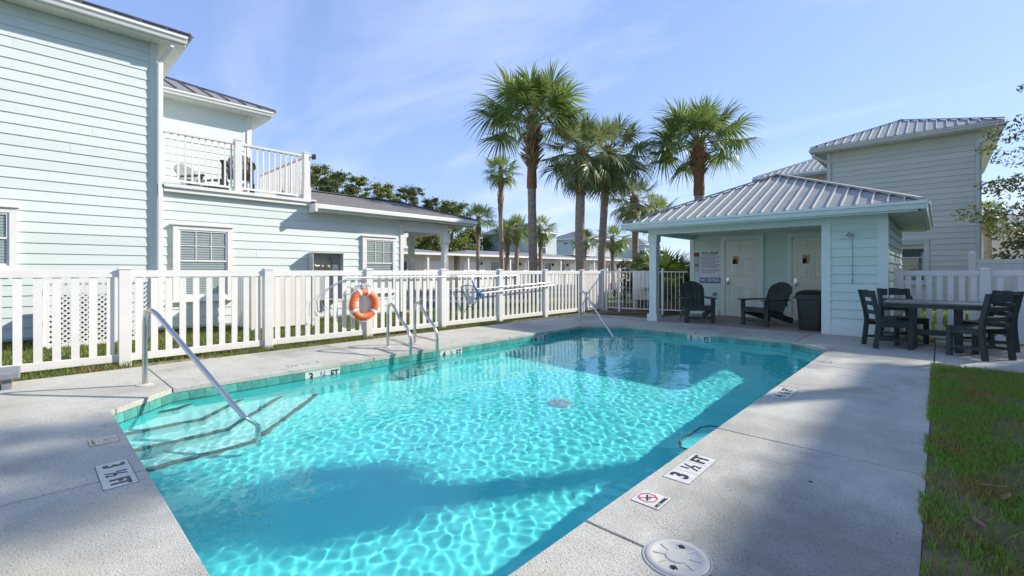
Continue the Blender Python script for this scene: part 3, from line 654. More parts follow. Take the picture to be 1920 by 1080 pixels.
def hip_roof(t, x0, x1, y0, y1, z, pitch, sp, mt, faces='WESN', rib=.03, name='roof_panel', seam=None, ribw=.021):
    """standing seam hip roof: each panel one object with its raised seam"""
    hw = min(x1-x0, y1-y0)/2
    def strip(E0, d, Lw, up, run):
        sl = math.sqrt(1+pitch*pitch); u = Vector((up[0],up[1],pitch))/sl; D = Vector((*d,0)); E = Vector((*E0,z)); nn = D.cross(u)
        if nn.z < 0: nn = -nn
        top = lambda s: max(0.0, min(s, Lw-s, hw))*sl
        k = max(1, round(Lw/sp)); w = Lw/k
        for i in range(k):
            s0, s1 = i*w, (i+1)*w
            pts = [s0] + [q for q in (hw, Lw-hw) if s0+1e-4 < q < s1-1e-4] + [s1]; pts = sorted(set(pts))
            low = [E+D*s0, E+D*s1]; hi = [E+D*s+u*top(s) for s in reversed(pts)]
            poly = low + hi
            clean = []
            for p in poly:
                if not clean or (p-clean[-1]).length > 1e-4: clean.append(p)
            if (clean[0]-clean[-1]).length < 1e-4: clean.pop()
            mb = MB(); m_ = len(clean)
            mb.add(clean + [p - nn*.02 for p in clean], [tuple(range(m_))] + [tuple(range(2*m_-1,m_-1,-1))] + [(q,q+m_,(q+1)%m_+m_,(q+1)%m_) for q in range(m_)])
            mb.build(name, mt, t)
            if top(s0) > .1 and rib: MB().beam(E+D*s0+u*.0+nn*(rib/2+.001), E+D*s0+u*(top(s0)-.02)+nn*(rib/2+.001), ribw, rib, nn).build('roof_seam', seam or mt, t)
    if 'S' in faces: strip((x0,y0), (1,0), x1-x0, (0,1), hw)
    if 'N' in faces: strip((x1,y1), (-1,0), x1-x0, (0,-1), hw)
    if 'E' in faces: strip((x1,y0), (0,1), y1-y0, (-1,0), hw)
    if 'W' in faces: strip((x0,y1), (0,-1), y1-y0, (1,0), hw)
    # hip and ridge caps
    zt = z + hw*pitch; cs = [(x0,y0),(x1,y0),(x1,y1),(x0,y1)]
    if x1-x0 <= y1-y0: r0, r1 = ((x0+x1)/2,y0+hw), ((x0+x1)/2,y1-hw)
    else: r0, r1 = (x0+hw,(y0+y1)/2), (x1-hw,(y0+y1)/2)
    ends = [r0, r0, r1, r1] if x1-x0 <= y1-y0 else [r0, r1, r1, r0]
    for c, e in zip(cs, ends): MB().beam((*c,z+.035), (*e,zt+.035), .11, .03).build('hip_cap', mt, t)
    if (Vector(r0)-Vector(r1)).length > .05: MB().beam((*r0,zt+.04), (*r1,zt+.04), .13, .03).build('ridge_cap', mt, t)
def gutter(t, a, b, out, z, mt, h=.13, w=.12, name='gutter'):
    """K-style gutter from a to b (plan), projecting along out, its top at z"""
    a, b, O = Vector((*a,0)), Vector((*b,0)), Vector((*out,0))
    prof = [(0,0),(0,-h),(w*.62,-h),(w*.80,-h*.45),(w,-h*.35),(w,0),(w-.012,0),(w-.012,-h*.3),(.012,-h*.9),(.012,0)]
    v = [p + O*q + Vector((0,0,z+r)) for p in (a,b) for q, r in prof]; k = len(prof)
    return MB().add(v, [tuple(range(k)), tuple(range(2*k-1,k-1,-1))] + [(i,i+k,(i+1)%k+k,(i+1)%k) for i in range(k)]).build(name, mt, t)

# ------------------------------------------------------------------ bathhouse
BX0, BX1, BY0, BYR, BY1 = -5.2, -.66, 10.45, 13.0, 14.75
B = thing('bathhouse', 'small aqua pool bathhouse with grey metal hip roof and open porch', 'building', ((BX0+BX1)/2, 12.6, 0), world=True)
MB().box(BX0+.03,BYR+.005,-.05,BX1-.03,BY1,2.20).build('wall', M['aqua'], B)
MB().box(-1.62,BY0+.005,-.05,BX1-.03,BYR,2.20).build('wall', M['aqua'], B)
siding(B, M['aqua'], (-1.50,BY0), (-.80,BY0), (0,-1), .17, 2.13, .163)
siding(B, M['aqua'], (BX0+.12,BYR), (-1.66,BYR), (0,-1), .14, 2.2, .163)
siding(B, M['aqua'], (BX1-.03,BY0+.02), (BX1-.03,BY1), (1,0), .02, 2.2, .163)
siding(B, M['aqua'], (-1.62,BYR), (-1.62,BY0+.05), (-1,0), .02, 2.2, .163)
siding(B, M['aqua'], (BX0+.03,BY1), (BX0+.03,BYR+.05), (-1,0), .02, 2.2, .163)
MB().box(-1.65,BY0-.035,-.0,-1.50,BY0+.06,2.13).build('corner_board', M['aquatrim'], B, bevel=.003)
MB().box(-.80,BY0-.035,-.0,BX1+.004,BY0+.06,2.13).build('corner_board', M['aquatrim'], B, bevel=.003)
MB().box(-1.50,BY0-.03,.0,-.80,BY0+.03,.17).build('base_board', M['aquatrim'], B, bevel=.003)
MB().box(BX0+.0,BYR-.035,.006,BX0+.12,BYR+.08,2.2).build('corner_board', M['aquatrim'], B, bevel=.003)
MB().box(BX0+.12,BYR-.03,.007,-4.41,BYR+.01,.14).build('base_board', M['aquatrim'], B)
# porch beam, post, ceiling
MB().box(BX0,BY0-.03,2.09,-.66,BY0+.10,2.24).build('beam', M['aquatrim'], B, bevel=.003)
MB().box(BX0-.01,BY0+.10,2.10,BX0+.11,BYR-.035,2.24).build('beam', M['aquatrim'], B, bevel=.003)
MB().box(BX0+.11,BY0+.10,2.205,-1.65,BYR-.0,2.225).build('porch_ceiling', M['soffit'], B)
p = MB().box(BX0+.02,BY0-.03,.16,BX0+.20,BY0+.15,1.92).box(BX0-.02,BY0-.07,.0,BX0+.24,BY0+.19,.17).box(BX0-.005,BY0-.055,1.92,BX0+.225,BY0+.175,2.09)
p.build('post', M['aquatrim'], B, bevel=.004)
# roof
RX0, RX1, RY0, RY1, RZ = -5.53, -.24, 9.97, 15.26, 2.36
MB().box(RX0+.02,RY0+.02,2.225,RX1-.02,RY1-.02,2.245).build('soffit', M['soffit'], B)
for a, b in (((RX0,RY0),(RX1,RY0)), ((RX0,RY1),(RX1,RY1)), ((RX0,RY0),(RX0,RY1)), ((RX1,RY0),(RX1,RY1))):
    MB().box(min(a[0],b[0])-.012,min(a[1],b[1])-.012,2.19,max(a[0],b[0])+.012,max(a[1],b[1])+.012,2.345).build('fascia', M['aquatrim'], B)
gutter(B, (RX0-.1,RY0-.014), (RX1+.1,RY0-.014), (0,-1), 2.35, M['aquatrim'])
gutter(B, (RX1+.014,RY0-.0), (RX1+.014,RY1), (1,0), 2.35, M['aquatrim'])
gutter(B, (RX0-.014,RY1), (RX0-.014,RY0), (-1,0), 2.35, M['aquatrim'])
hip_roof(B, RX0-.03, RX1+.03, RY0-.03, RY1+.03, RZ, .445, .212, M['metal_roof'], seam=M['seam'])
# doors
def six_panel_door(x0, x1, lab):
    w = x1-x0; z0, z1 = .012, 2.03; y = BYR-.03
    d = MB().box(x0,y-.012,z0,x1,y+.01,z1).build('door', M['doorpaint'], B)
    cols = ((x0+.11, x0+w/2-.05), (x0+w/2+.05, x1-.11)); rows = ((.22,.80),(1.02,1.58),(1.70,1.90))
    for xa, xb in cols:
        for za, zb in rows:
            pn = MB().box(xa,y-.016,za,xb,y-.0125,zb)
            f = MB()
            for q in ((xa-.012,za-.012,xb+.012,za),(xa-.012,zb,xb+.012,zb+.012),(xa-.012,za,xa,zb),(xb,za,xb+.012,zb)): f.box(q[0],y-.024,q[1],q[2],y-.0125,q[3])
            e = .03
            pn.add([(xa+e,y-.016,za+e),(xb-e,y-.016,za+e),(xb-e,y-.016,zb-e),(xa+e,y-.016,zb-e),(xa+2*e,y-.026,za+2*e),(xb-2*e,y-.026,za+2*e),(xb-2*e,y-.026,zb-2*e),(xa+2*e,y-.026,zb-2*e)], [(4,5,6,7),(0,1,5,4),(1,2,6,5),(2,3,7,6),(3,0,4,7)])
            pn.build('panel', M['doorpaint'], d); f.build('panel_moulding', M['doorpaint'], d)
    h = MB().cbox((x0+.07,y-.02,.93),(.07,.014,.20)); h.tube([(x0+.07,y-.025,.90),(x0+.07,y-.075,.90),(x0+.16,y-.075,.90)], .011, 8); h.lathe([(.02,0),(.02,.012),(0,.014)], (x0+.07,y-.03,.99), 10)
    h.build('handle', M['chrome'], d)
    c = MB()
    c.box(x0-.11,y-.03,.007,x0-.006,BYR+.0,2.04); c.box(x1+.006,y-.03,.007,x1+.11,BYR,2.04); c.box(x0-.11,y-.031,2.04,x1+.11,BYR,2.15)
    c.build('door_casing', M['aquatrim'], B)
    MB().box(x0-.006,y-.04,.006,x1+.006,BYR,.0115).build('threshold', M['greybox'], B)
six_panel_door(-4.235,-3.405,'')
six_panel_door(-2.655,-1.825,'')
def plaque(label, x, z, woman):
    t = thing('restroom_plaque', label, 'sign', (x, BYR-.056, z))
    MB().box(-.075,0,-.105,.075,.012,.105).build('plate', M['tan'], t, bevel=.003)
    f = MB().lathe([(.0,-.014),(.012,-.008),(.014,0),(.012,.008),(.0,.014)], (0,-.004,.05), 10)
    if woman: f.prism([(0,0)],0,0) if False else f.add([(-.008,-.004,.032),(.008,-.004,.032),(.026,-.004,-.03),(-.026,-.004,-.03)], [(0,1,2,3)]).box(-.014,-.005,-.065,-.004,-.001,-.03).box(.004,-.005,-.065,.014,-.001,-.03)
    else: f.box(-.018,-.005,-.02,.018,-.001,.032).box(-.017,-.005,-.07,-.003,-.001,-.02).box(.003,-.005,-.07,.017,-.001,-.02)
    f.build('figure', M['ink'], t)
plaque('small tan restroom plaque on the left porch door', -3.97, 1.50, False)
plaque('small tan restroom plaque on the right porch door', -2.36, 1.50, True)
# pool rules sign
t = thing('pool_rules_sign', 'white POOL RULES sign with blue NO DIVING band on porch wall', 'sign', (-4.64,BYR-.03,1.32))
MB().box(-.285,-.006,-.445,.285,.004,.445).build('sheet', M['signwhite'], t)
MB().box(-.282,-.010,-.44,.282,-.0065,-.29).build('blue_band', M['bluesign'], t)
def flat_text(par, txt, size, m, x, z, y=-.0085, sx=.9, bold=.002):
    o = link('lettering', text_mesh(txt, size, m, sx, bold, .0006), par, (x,y,z)); o.rotation_euler = (R(90),0,0); return o
flat_text(t, 'POOL RULES', .088, M['ink'], 0, .385, -.0085, .9, .003)
flat_text(t, 'NO DIVING', .125, M['signwhite'], 0, -.365, -.0115, .78, .004)
ln = MB(); rg = random.Random(5); z = .315
for i in range(13):
    x = -.25
    while x < (.24 if i % 3 else .12):
        w = rg.uniform(.02,.07); ln.box(x,-.0078,z-.008,min(x+w,.255),-.0066,z+.008); x += w+.012
    z -= .036 if i != 9 else .062
ln.build('printed_lines', M['textgrey'], t)
t = thing('red_topped_notice', 'small notice with dark red top band left of rules sign', 'sign', (-5.01,BYR-.032,1.5))
MB().box(-.075,-.003,-.30,.075,.006,.23).build('sheet', mat('notice_sheet', (.42,.50,.46), .5, var=.03), t); MB().box(-.077,-.007,.12,.077,-.0035,.235).build('red_band', mat('dark_red_print', (.22,.02,.02), .5, var=0), t)
MB().box(-.05,-.0065,-.17,.05,-.0035,-.08).build('printed_block', M['textgrey'], t)
t = thing('outlet_box', 'small grey electrical outlet cover low on the porch wall', 'outlet', (-4.52,BYR-.026,.57))
MB().box(-.045,-.035,-.06,.045,.0,.06).build('cover', M['greybox'], t, bevel=.006); MB().box(-.025,-.038,-.035,.025,-.0355,.035).build('flap', M['textgrey'], t)
# outdoor shower
t = thing('outdoor_shower', 'small metal shower head with pull chain on bathhouse front wall', 'shower', (-1.22,BY0-.024,1.9))
MB().lathe([(.03,0),(.03,.01),(.0,.012)], (0,0,0), 14).build('wall_flange', M['greybox'], t).rotation_euler = (R(90),0,0)
MB().tube([(0,0,0),(0,-.07,.01),(-.01,-.12,-.02)], .011, 10).build('arm', M['chrome'], t, True)
MB().lathe([(.012,0),(.018,-.02),(.038,-.05),(.038,-.062),(.0,-.064)], (-.01,-.12,-.015), 16).build('shower_head', M['chrome'], t, True)
MB().cbox((.04,-.03,-.03),(.03,.05,.07)).build('valve', M['greybox'], t, bevel=.006)
MB().tube([(.05,-.035,-.06),(.055,-.03,-.4),(.05,-.03,-.82)], .004, 6).build('pull_chain', M['textgrey'], t)
MB().tube([(.05,-.03,-.82),(.06,-.035,-.86),(.045,-.03,-.88),(.05,-.03,-.93)], .007, 6).build('pull_handle', M['textgrey'], t)

# ------------------------------------------------------------------ left house
XW = -11.6; wz_ = 2.78
H1 = thing('mint_house', 'pale mint two storey house with balcony and low porch wing', 'house', (XW-3, 2, 0), world=True)
EV = 5.80
MB().box(XW-9,-9,-.0,XW-.004,1.80,EV).build('wall', M['mint'], H1)
MB().box(XW-9,1.80,-.0,XW-.004,4.84,2.86).build('wall', M['mint'], H1)
MB().box(XW-9,4.84,-.0,XW-.004,7.60,2.72).build('wall', M['mint'], H1)
MB().box(XW-9,1.80,2.86,-15.0,4.55,EV).build('wall', M['mint'], H1)
MB().box(XW-.03,-9,-.06,XW-.02,7.6,.045).build('shade_strip', M['darkgap'], H1)  # near-black strip, its colour stands in for shade in the gap below the wall
siding(H1, M['mint'], lap=.021, p0=(XW,-3.2), p1=(XW,1.69), nrm=(1,0), z0=.04, z1=EV-.02, ex=.1855, seams=.45, rg=random.Random(3))
siding(H1, M['mint'], lap=.021, p0=(XW,-9), p1=(XW,-3.2), nrm=(1,0), z0=.04, z1=EV-.02, ex=.1855)
siding(H1, M['mint'], lap=.021, p0=(XW,1.86), p1=(XW,7.52), nrm=(1,0), z0=.04, z1=2.6533, ex=.18667, seams=.7, rg=random.Random(9))
siding(H1, M['mint'], lap=.021, p0=(XW,1.86), p1=(XW,4.84), nrm=(1,0), z0=2.6533, z1=2.84, ex=.18667)
MB().box(XW+.024,4.84,wz_-.10,XW+.44,4.90,wz_+.10).build('eave_end_cap', M['trim'], H1)
siding(H1, M['mint'], lap=.021, p0=(-15.0,1.8), p1=(-15.0,4.46), nrm=(1,0), z0=2.98, z1=4.75, ex=.19)
siding(H1, M['mint'], lap=.021, p0=(XW,1.80), p1=(-15.0,1.80), nrm=(0,1), z0=2.98, z1=EV, ex=.19)
MB().box(-15.02,1.81,4.75,-14.97,4.46,5.0).build('frieze_board', M['trim'], H1)
MB().box(-15.03,1.81,5.0,-14.985,4.46,EV).build('wall_panel', M['mint'], H1)
MB().box(XW-.02,1.69,.02,XW+.045,1.80,EV).build('corner_board', M['mint'], H1, bevel=.003)
MB().box(-15.05,4.46,2.98,-14.955,4.58,EV).build('corner_board', M['trim'], H1)
MB().box(XW-.02,7.52,.02,XW+.045,7.625,2.62).build('corner_board', M['trim'], H1)
# main eave, hip roof, gutter, downspout
OV = .36
MB().box(XW-9.3,-9.3,EV,XW+OV,1.80+OV+.05,EV+.02).build('soffit', M['soffit'], H1)
sof = MB()
for k in range(60): sof.box(XW+.05,-4.2+k*.107,EV-.006,XW+OV-.01,-4.2+k*.107+.098,EV-.001)
sof.build('soffit_strips', M['soffit'], H1)
MB().box(XW+OV-.015,-9.3,EV-.01,XW+OV+.01,1.85+OV,EV+.16).build('fascia', M['trim'], H1)
MB().box(XW-9.3,1.85+OV-.012,EV-.01,XW+OV-.016,1.85+OV+.012,EV+.16).build('fascia', M['trim'], H1)
gutter(H1, (XW+OV+.012,-9.3), (XW+OV+.012,1.87+OV), (1,0), EV+.155, M['trim'], .13, .12)
hip_roof(H1, XW-9.3, XW+OV+.09, -9.3, 1.87+OV+.09, EV+.185, .43, .41, M['dark_roof'], rib=.035, faces='ESN')
ds = MB(); px = XW+.085
ds.beam((XW+OV-.02,1.99,EV+.06),(XW+OV-.02,1.99,EV-.10),.075,.06,(0,1,0)).beam((XW+OV-.02,1.99,EV-.08),(px,1.84,EV-.36),.075,.06,(0,1,.2))
ds.box(px-.04,1.805,.05,px+.04,1.885,EV-.34)
ds.build('downspout', M['trim'], H1, bevel=.006)
# balcony: ledge, posts, rails and balusters
MB().box(-14.98,1.81,2.86,XW+.02,4.86,2.97).build('balcony_floor', M['balcony_grey'], H1)
MB().box(XW+.024,1.90,2.84,XW+.11,4.97,2.93).box(XW+.024,1.90,2.93,XW+.15,4.99,3.0).build('balcony_ledge', M['trim'], H1, bevel=.004)
MB().box(-15.0,4.862,2.84,XW+.10,4.93,3.0).build('balcony_ledge', M['trim'], H1)
RAIL = MB().box(XW-.06,1.86,4.07,XW+.03,4.80,4.115).box(XW-.035,1.86,3.07,XW+.005,4.80,3.115).build('balcony_railing', M['white'], H1)
for y, ww in ((3.27,.14),(4.80,.15)):
    MB().box(XW-.085,y-ww/2,3.001,XW+.055,y+ww/2,4.16).box(XW-.095,y-ww/2-.012,4.16,XW+.065,y+ww/2+.012,4.185).build('post', M['white'], RAIL, bevel=.004)
MB().box(XW-.10,4.71,3.0,XW+.07,4.89,3.28).build('post_sleeve', M['white'], RAIL)
bal = MB().box(-.016,-.016,3.115,.016,.016,4.07).mesh('baluster', M['white'])
for k in range(11): link('baluster', bal, RAIL, (XW-.015, 1.92+k*.122, 0))
for k in range(10): link('baluster', bal, RAIL, (XW-.015, 3.42+k*.128, 0))
SR = MB().box(-14.95,4.77,4.07,XW-.09,4.83,4.115).box(-14.95,4.78,3.07,XW-.09,4.82,3.115).build('side_railing', M['white'], H1)
for k in range(26): link('baluster', bal, SR, (-14.85+k*.126, 4.80, 0))
# upper set-back eave and roof
UX, UY = -14.62, 5.02
MB().box(-20.5,1.7,EV,UX,UY,EV+.02).build('soffit', M['soffit'], H1)
MB().box(UX-.014,1.7,EV-.01,UX+.01,UY,EV+.15).build('fascia', M['trim'], H1); MB().box(-20.5,UY-.012,EV-.012,UX-.015,UY+.012,EV+.148).build('fascia', M['trim'], H1)
gutter(H1, (UX+.012,2.1), (UX+.012,UY+.03), (1,0), EV+.15, M['trim'], .12, .11)
hip_roof(H1, -20.5, UX+.10, -1.0, UY+.10, EV+.175, .43, .41, M['dark_roof'], rib=.035, faces='EN')
# porch wing roof
wz = 2.78
MB().box(-15.5,4.86,wz-.06,XW+.30,10.15,wz-.04).build('soffit', M['soffit'], H1)
MB().box(XW+.30,4.90,wz-.08,XW+.36,10.2,wz+.10).build('fascia', M['trim'], H1, bevel=.004); MB().box(-15.5,10.14,wz-.078,XW+.30,10.2,wz+.098).build('fascia', M['trim'], H1)
MB().box(XW+.362,4.90,wz-.02,XW+.44,10.22,wz+.095).build('gutter', M['trim'], H1, bevel=.01)
rf = MB(); ex, ez = XW+.40, wz+.11; rx, rz_ = -13.25, wz+.74; wx = -15.3
rf.add([(ex,4.87,ez),(ex,10.25,ez),(rx,8.6,rz_),(rx,4.87,rz_),(wx,10.25,ez),(wx,4.87,ez)], [(0,1,2,3),(1,4,2),(4,5,3,2)])
rf.add([(ex,4.87,ez-.03),(ex,10.25,ez-.03),(ex,10.25,ez),(ex,4.87,ez)], [(0,1,2,3)])
rf = rf.build('porch_roof', M['shingle'], H1)
MB().beam((rx,4.87,rz_+.012),(rx,8.6,rz_+.012),.2,.02).beam((rx,8.6,rz_+.012),(ex,10.25,ez+.014),.2,.02).build('ridge_cap', M['shingle'], rf)
# porch posts and beams
MB().box(XW-.10,7.6,2.40,XW+.03,9.3,2.70).box(-13.6,9.18,2.40,XW-.10,9.31,2.70).build('porch_beam', M['trim'], H1, bevel=.004)
for x, y in ((XW-.035,9.22),(-13.5,9.22)):
    MB().box(x-.085,y-.085,-.06,x+.085,y+.085,2.25).box(x-.12,y-.12,2.10,x+.12,y+.12,2.40).box(x-.12,y-.12,-.06,x+.12,y+.12,.2).build('porch_post', M['trim'], H1, bevel=.005)
MB().box(-15.3,7.62,-.06,XW+.05,9.4,-.01).build('porch_slab', M['porch'], H1)
# windows
window(H1, (XW,2.60), (0,1), (1,0), .90, 1.40, .68, M['trim'], True, 3, .52)
window(H1, (XW,6.82), (0,1), (1,0), .86, 1.38, .70, M['trim'], True, 3, .52)
window(H1, (XW,-.66), (0,1), (1,0), .90, .90, 1.30, M['trim'], True, 1, .5)
# utility cabinet with meters
t = thing('meter_cabinet', 'open grey utility meter cabinet on the mint house wall', 'utility box', (XW+.03,5.24,1.08), world=False)
MB().box(0,-.38,-.58,.02,.38,.58).build('back_plate', M['greybox'], t)
for q in ((0,-.40,-.58,.26,-.38,.58),(0,.38,-.58,.26,.40,.58),(0,-.40,.58,.27,.40,.60),(0,-.40,-.60,.26,.40,-.58)): MB().box(*q).build('side_panel', M['greybox'], t)
for y, z, r in ((-.10,.25,.05),(.06,.24,.06)):
    q = MB().lathe([(r,0),(r,.05),(r*.8,.09),(r*.3,.11),(0,.11)], (0,0,0), 18).build('meter', M['brass'], t, True, loc=(.03,y,z)); q.rotation_euler = (0,R(90),0)
MB().tube([(.07,-.16,.26),(.08,-.24,.25),(.07,-.28,.28)], .035, 8).build('pipe', M['brass'], t, True)
MB().box(.02,.20,.16,.10,.34,.30).build('breaker_box', M['trim'], t, bevel=.005)
MB().tube([(.04,.12,.5),(.06,.14,.4),(.05,.2,.31)], .008, 6).build('cable', M['ink'], t)
MB().tube([(.06,-.3,-.58),(.06,-.3,-1.14)], .03, 8).tube([(.06,.25,-.58),(.06,.25,-1.14)], .025, 8).build('conduit', M['greybox'], t)
# flood light on the balcony corner post
t = thing('flood_light', 'small black flood light on the balcony corner post', 'light', (XW+.06,4.90,4.10))
MB().tube([(0,-.03,-.03),(0,.03,-.02)], .012, 8).build('arm', M['black'], t); MB().box(-.06,.03,-.06,.05,.10,.06).build('lamp_head', M['black'], t, bevel=.008)
# AC screens behind the fence
t = thing('lattice_screen', 'white lattice equipment screen standing behind the picket fence', 'screen', (-10.35,.35,-.06), world=True)
def lattice_panel(a, b, z0, z1):
    a, b = Vector((*a,0)), Vector((*b,0)); L = (b-a).length; d = (b-a)/L
    P = MB()
    MB().beam(a+Vector((0,0,z0)), b+Vector((0,0,z0)), .03, .06).beam(a+Vector((0,0,z1)), b+Vector((0,0,z1)), .03, .06).beam(a+Vector((0,0,z0)), a+Vector((0,0,z1)), .04, .06, d).beam(b+Vector((0,0,z0)), b+Vector((0,0,z1)), .04, .06, d).build('frame', M['lattice'], t)
    H = z1-z0; sp = .082
    for sgn in (1,-1):
        s = -H
        while s < L:
            s0, s1 = max(0,s), min(L,s+H)
            if s1-s0 > .03:
                za, zb = (z0+(s0-s), z0+(s1-s)); 
                if sgn < 0: za, zb = z1-(s0-s), z1-(s1-s)
                o = Vector((d.y,-d.x,0))*(.006*sgn); P.beam(a+d*s0+o+Vector((0,0,za)), a+d*s1+o+Vector((0,0,zb)), .010, .042, (d.y,-d.x,0)) if False else P.beam(a+d*s0+o+Vector((0,0,za)), a+d*s1+o+Vector((0,0,zb)), .026, .009, (-d.y,d.x,0))
            s += sp
    P.build('lattice', M['lattice'], t)
lattice_panel((-10.35,.20), (-10.35,.98), -.0, 1.04); lattice_panel((-10.35,1.04), (-10.35,1.52), .02, 1.04); lattice_panel((-10.40,1.55), (-11.45,1.55), .02, 1.04)
for y in (.14,1.01,1.55): MB().box(-10.40,y-.035,-.06,-10.31,y+.035,1.12).build('post', M['lattice'], t)
for z in (.35,.86): MB().box(-10.31,.10,z-.05,-10.29,.17,z+.05).build('hinge', M['greybox'], t)
t = thing('added_dark_conditioner', 'dark grey air conditioner added to darken the white lattice openings', 'air conditioner', (-11.0,.72,-.06))  # added unit, dark so that the gaps in the lattice look dark
MB().box(-.36,-.40,0,.36,.40,.06).build('pad', M['porch'], t); MB().box(-.33,-.36,.06,.33,.36,.84).build('body', M['net'], t, bevel=.02)
for k in range(12): MB().box(.331,-.33,.12+k*.058,.345,.33,.145+k*.058).build('louvre', M['bench'], t)
MB().lathe([(.28,.841),(.28,.86),(.2,.88),(0,.88)], n=20).build('fan_guard', M['bench'], t)
t = thing('cream_equipment_screen', 'cream vinyl board equipment screen behind the picket fence', 'screen', (-10.3,4.0,-.06), world=True)
for k in range(10): MB().box(-10.32,3.20+k*.118,.02,-10.29,3.20+k*.118+.115,1.12).build('board', M['creampanel'], t)
MB().box(-10.335,3.14,-.06,-10.275,3.195,1.16).build('post', M['creampanel'], t); MB().box(-10.335,4.385,-.06,-10.275,4.44,1.16).build('post', M['creampanel'], t)
for k in range(9): MB().box(-11.4+k*.118,3.15,.02,-11.4+k*.118+.10,3.18,1.10).build('board', M['lattice'], t)

# ------------------------------------------------------------------ right house
H2 = thing('sage_house', 'two storey grey-green house with metal hip roof behind the bathhouse', 'house', (-1,24,0), world=True)
HY, HXa, HXb = 21.0, -3.12, .96
MB().box(HXa,HY+.004,-.05,HXb,30,5.72).build('wall', M['sage'], H2)
siding(H2, M['sage'], (HXa+.10,HY), (HXb-.10,HY), (0,-1), .05, 5.70, .186)
siding(H2, M['sage'], (HXb,HY), (HXb,30), (1,0), .05, 5.70, .37)
MB().box(HXa-.02,HY-.045,.0,HXa+.10,HY+.05,5.72).build('corner_board', M['sagetrim'], H2); MB().box(HXb-.10,HY-.045,.0,HXb+.03,HY+.05,5.72).build('corner_board', M['sagetrim'], H2)
window(H2, (-.70,HY), (1,0), (0,-1), .70, 1.30, .86, M['sagetrim'], False, 1, .62)
MB().box(HXa-.42,HY-.42,5.72,HXb+.42,30.4,5.74).build('soffit', M['soffit'], H2)
MB().box(HXa-.43,HY-.44,5.70,HXb+.43,HY-.415,5.87).build('fascia', M['sagetrim'], H2); MB().box(HXb+.415,HY-.41,5.70,HXb+.44,30.4,5.87).build('fascia', M['sagetrim'], H2); MB().box(HXa-.44,HY-.41,5.70,HXa-.415,30.4,5.87).build('fascia', M['sagetrim'], H2)
gutter(H2, (HXa-.5,HY-.442), (HXb+.5,HY-.442), (0,-1), 5.86, M['sagetrim']); gutter(H2, (HXb+.442,HY-.4), (HXb+.442,30.4), (1,0), 5.86, M['sagetrim']); gutter(H2, (HXa-.442,30.4), (HXa-.442,HY-.4), (-1,0), 5.86, M['sagetrim'])
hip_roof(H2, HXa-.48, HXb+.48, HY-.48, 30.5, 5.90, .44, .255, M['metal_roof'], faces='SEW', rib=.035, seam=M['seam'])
for sgn, xc in ((-1,HXa),(1,HXb)):
    d_ = MB(); xo = xc + sgn*.40
    xo2 = xc + (.18 if sgn < 0 else -.0)
    d_.beam((xo,HY-.40,5.74),(xo,HY-.40,5.55),.09,.08,(0,1,0)).beam((xo,HY-.40,5.58),(xc-sgn*.06,HY-.10,5.30),.09,.08).box(xc-sgn*.06-.045,HY-.145,.0,xc-sgn*.06+.045,HY-.047,5.32)
    d_.build('downspout', M['sagetrim'], H2)
# its set back wing
MB().box(-6.35,25.65,-.05,HXa-.01,32,5.72).build('wing_wall', M['cream'], H2)
MB().box(-6.8,25.2,5.72,HXa-.5,32.4,5.74).build('wing_soffit', M['soffit'], H2); MB().box(-6.82,25.18,5.70,HXa-.5,25.2,5.87).build('wing_fascia', M['sagetrim'], H2)
gutter(H2, (-6.9,25.175), (HXa-.55,25.175), (0,-1), 5.86, M['sagetrim'])
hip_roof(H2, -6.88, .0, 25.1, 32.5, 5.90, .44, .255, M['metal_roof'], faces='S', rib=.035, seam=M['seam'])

# ------------------------------------------------------------------ house off to the right (its shadow lies over the lawn)
H3 = thing('neighbour_house', 'tall mint house right of the lawn whose shadow darkens the grass', 'house', (13,5,0), world=True)
MB().box(8.2,-8,-.05,16,20.8,10.3).build('wall', M['mint'], H3)
MB().box(7.85,-8.4,10.3,16.4,21.2,10.48).build('eave', M['trim'], H3)
hip_roof(H3, 7.8, 16.4, -8.45, 21.25, 10.49, .36, .6, M['metal_roof'], rib=.035)
for z in (1,4,7):
    for y in (-4,2,8,14): window(H3, (8.2,y), (0,1), (-1,0), .95, 1.4, z, M['trim'], True, 3, .5)

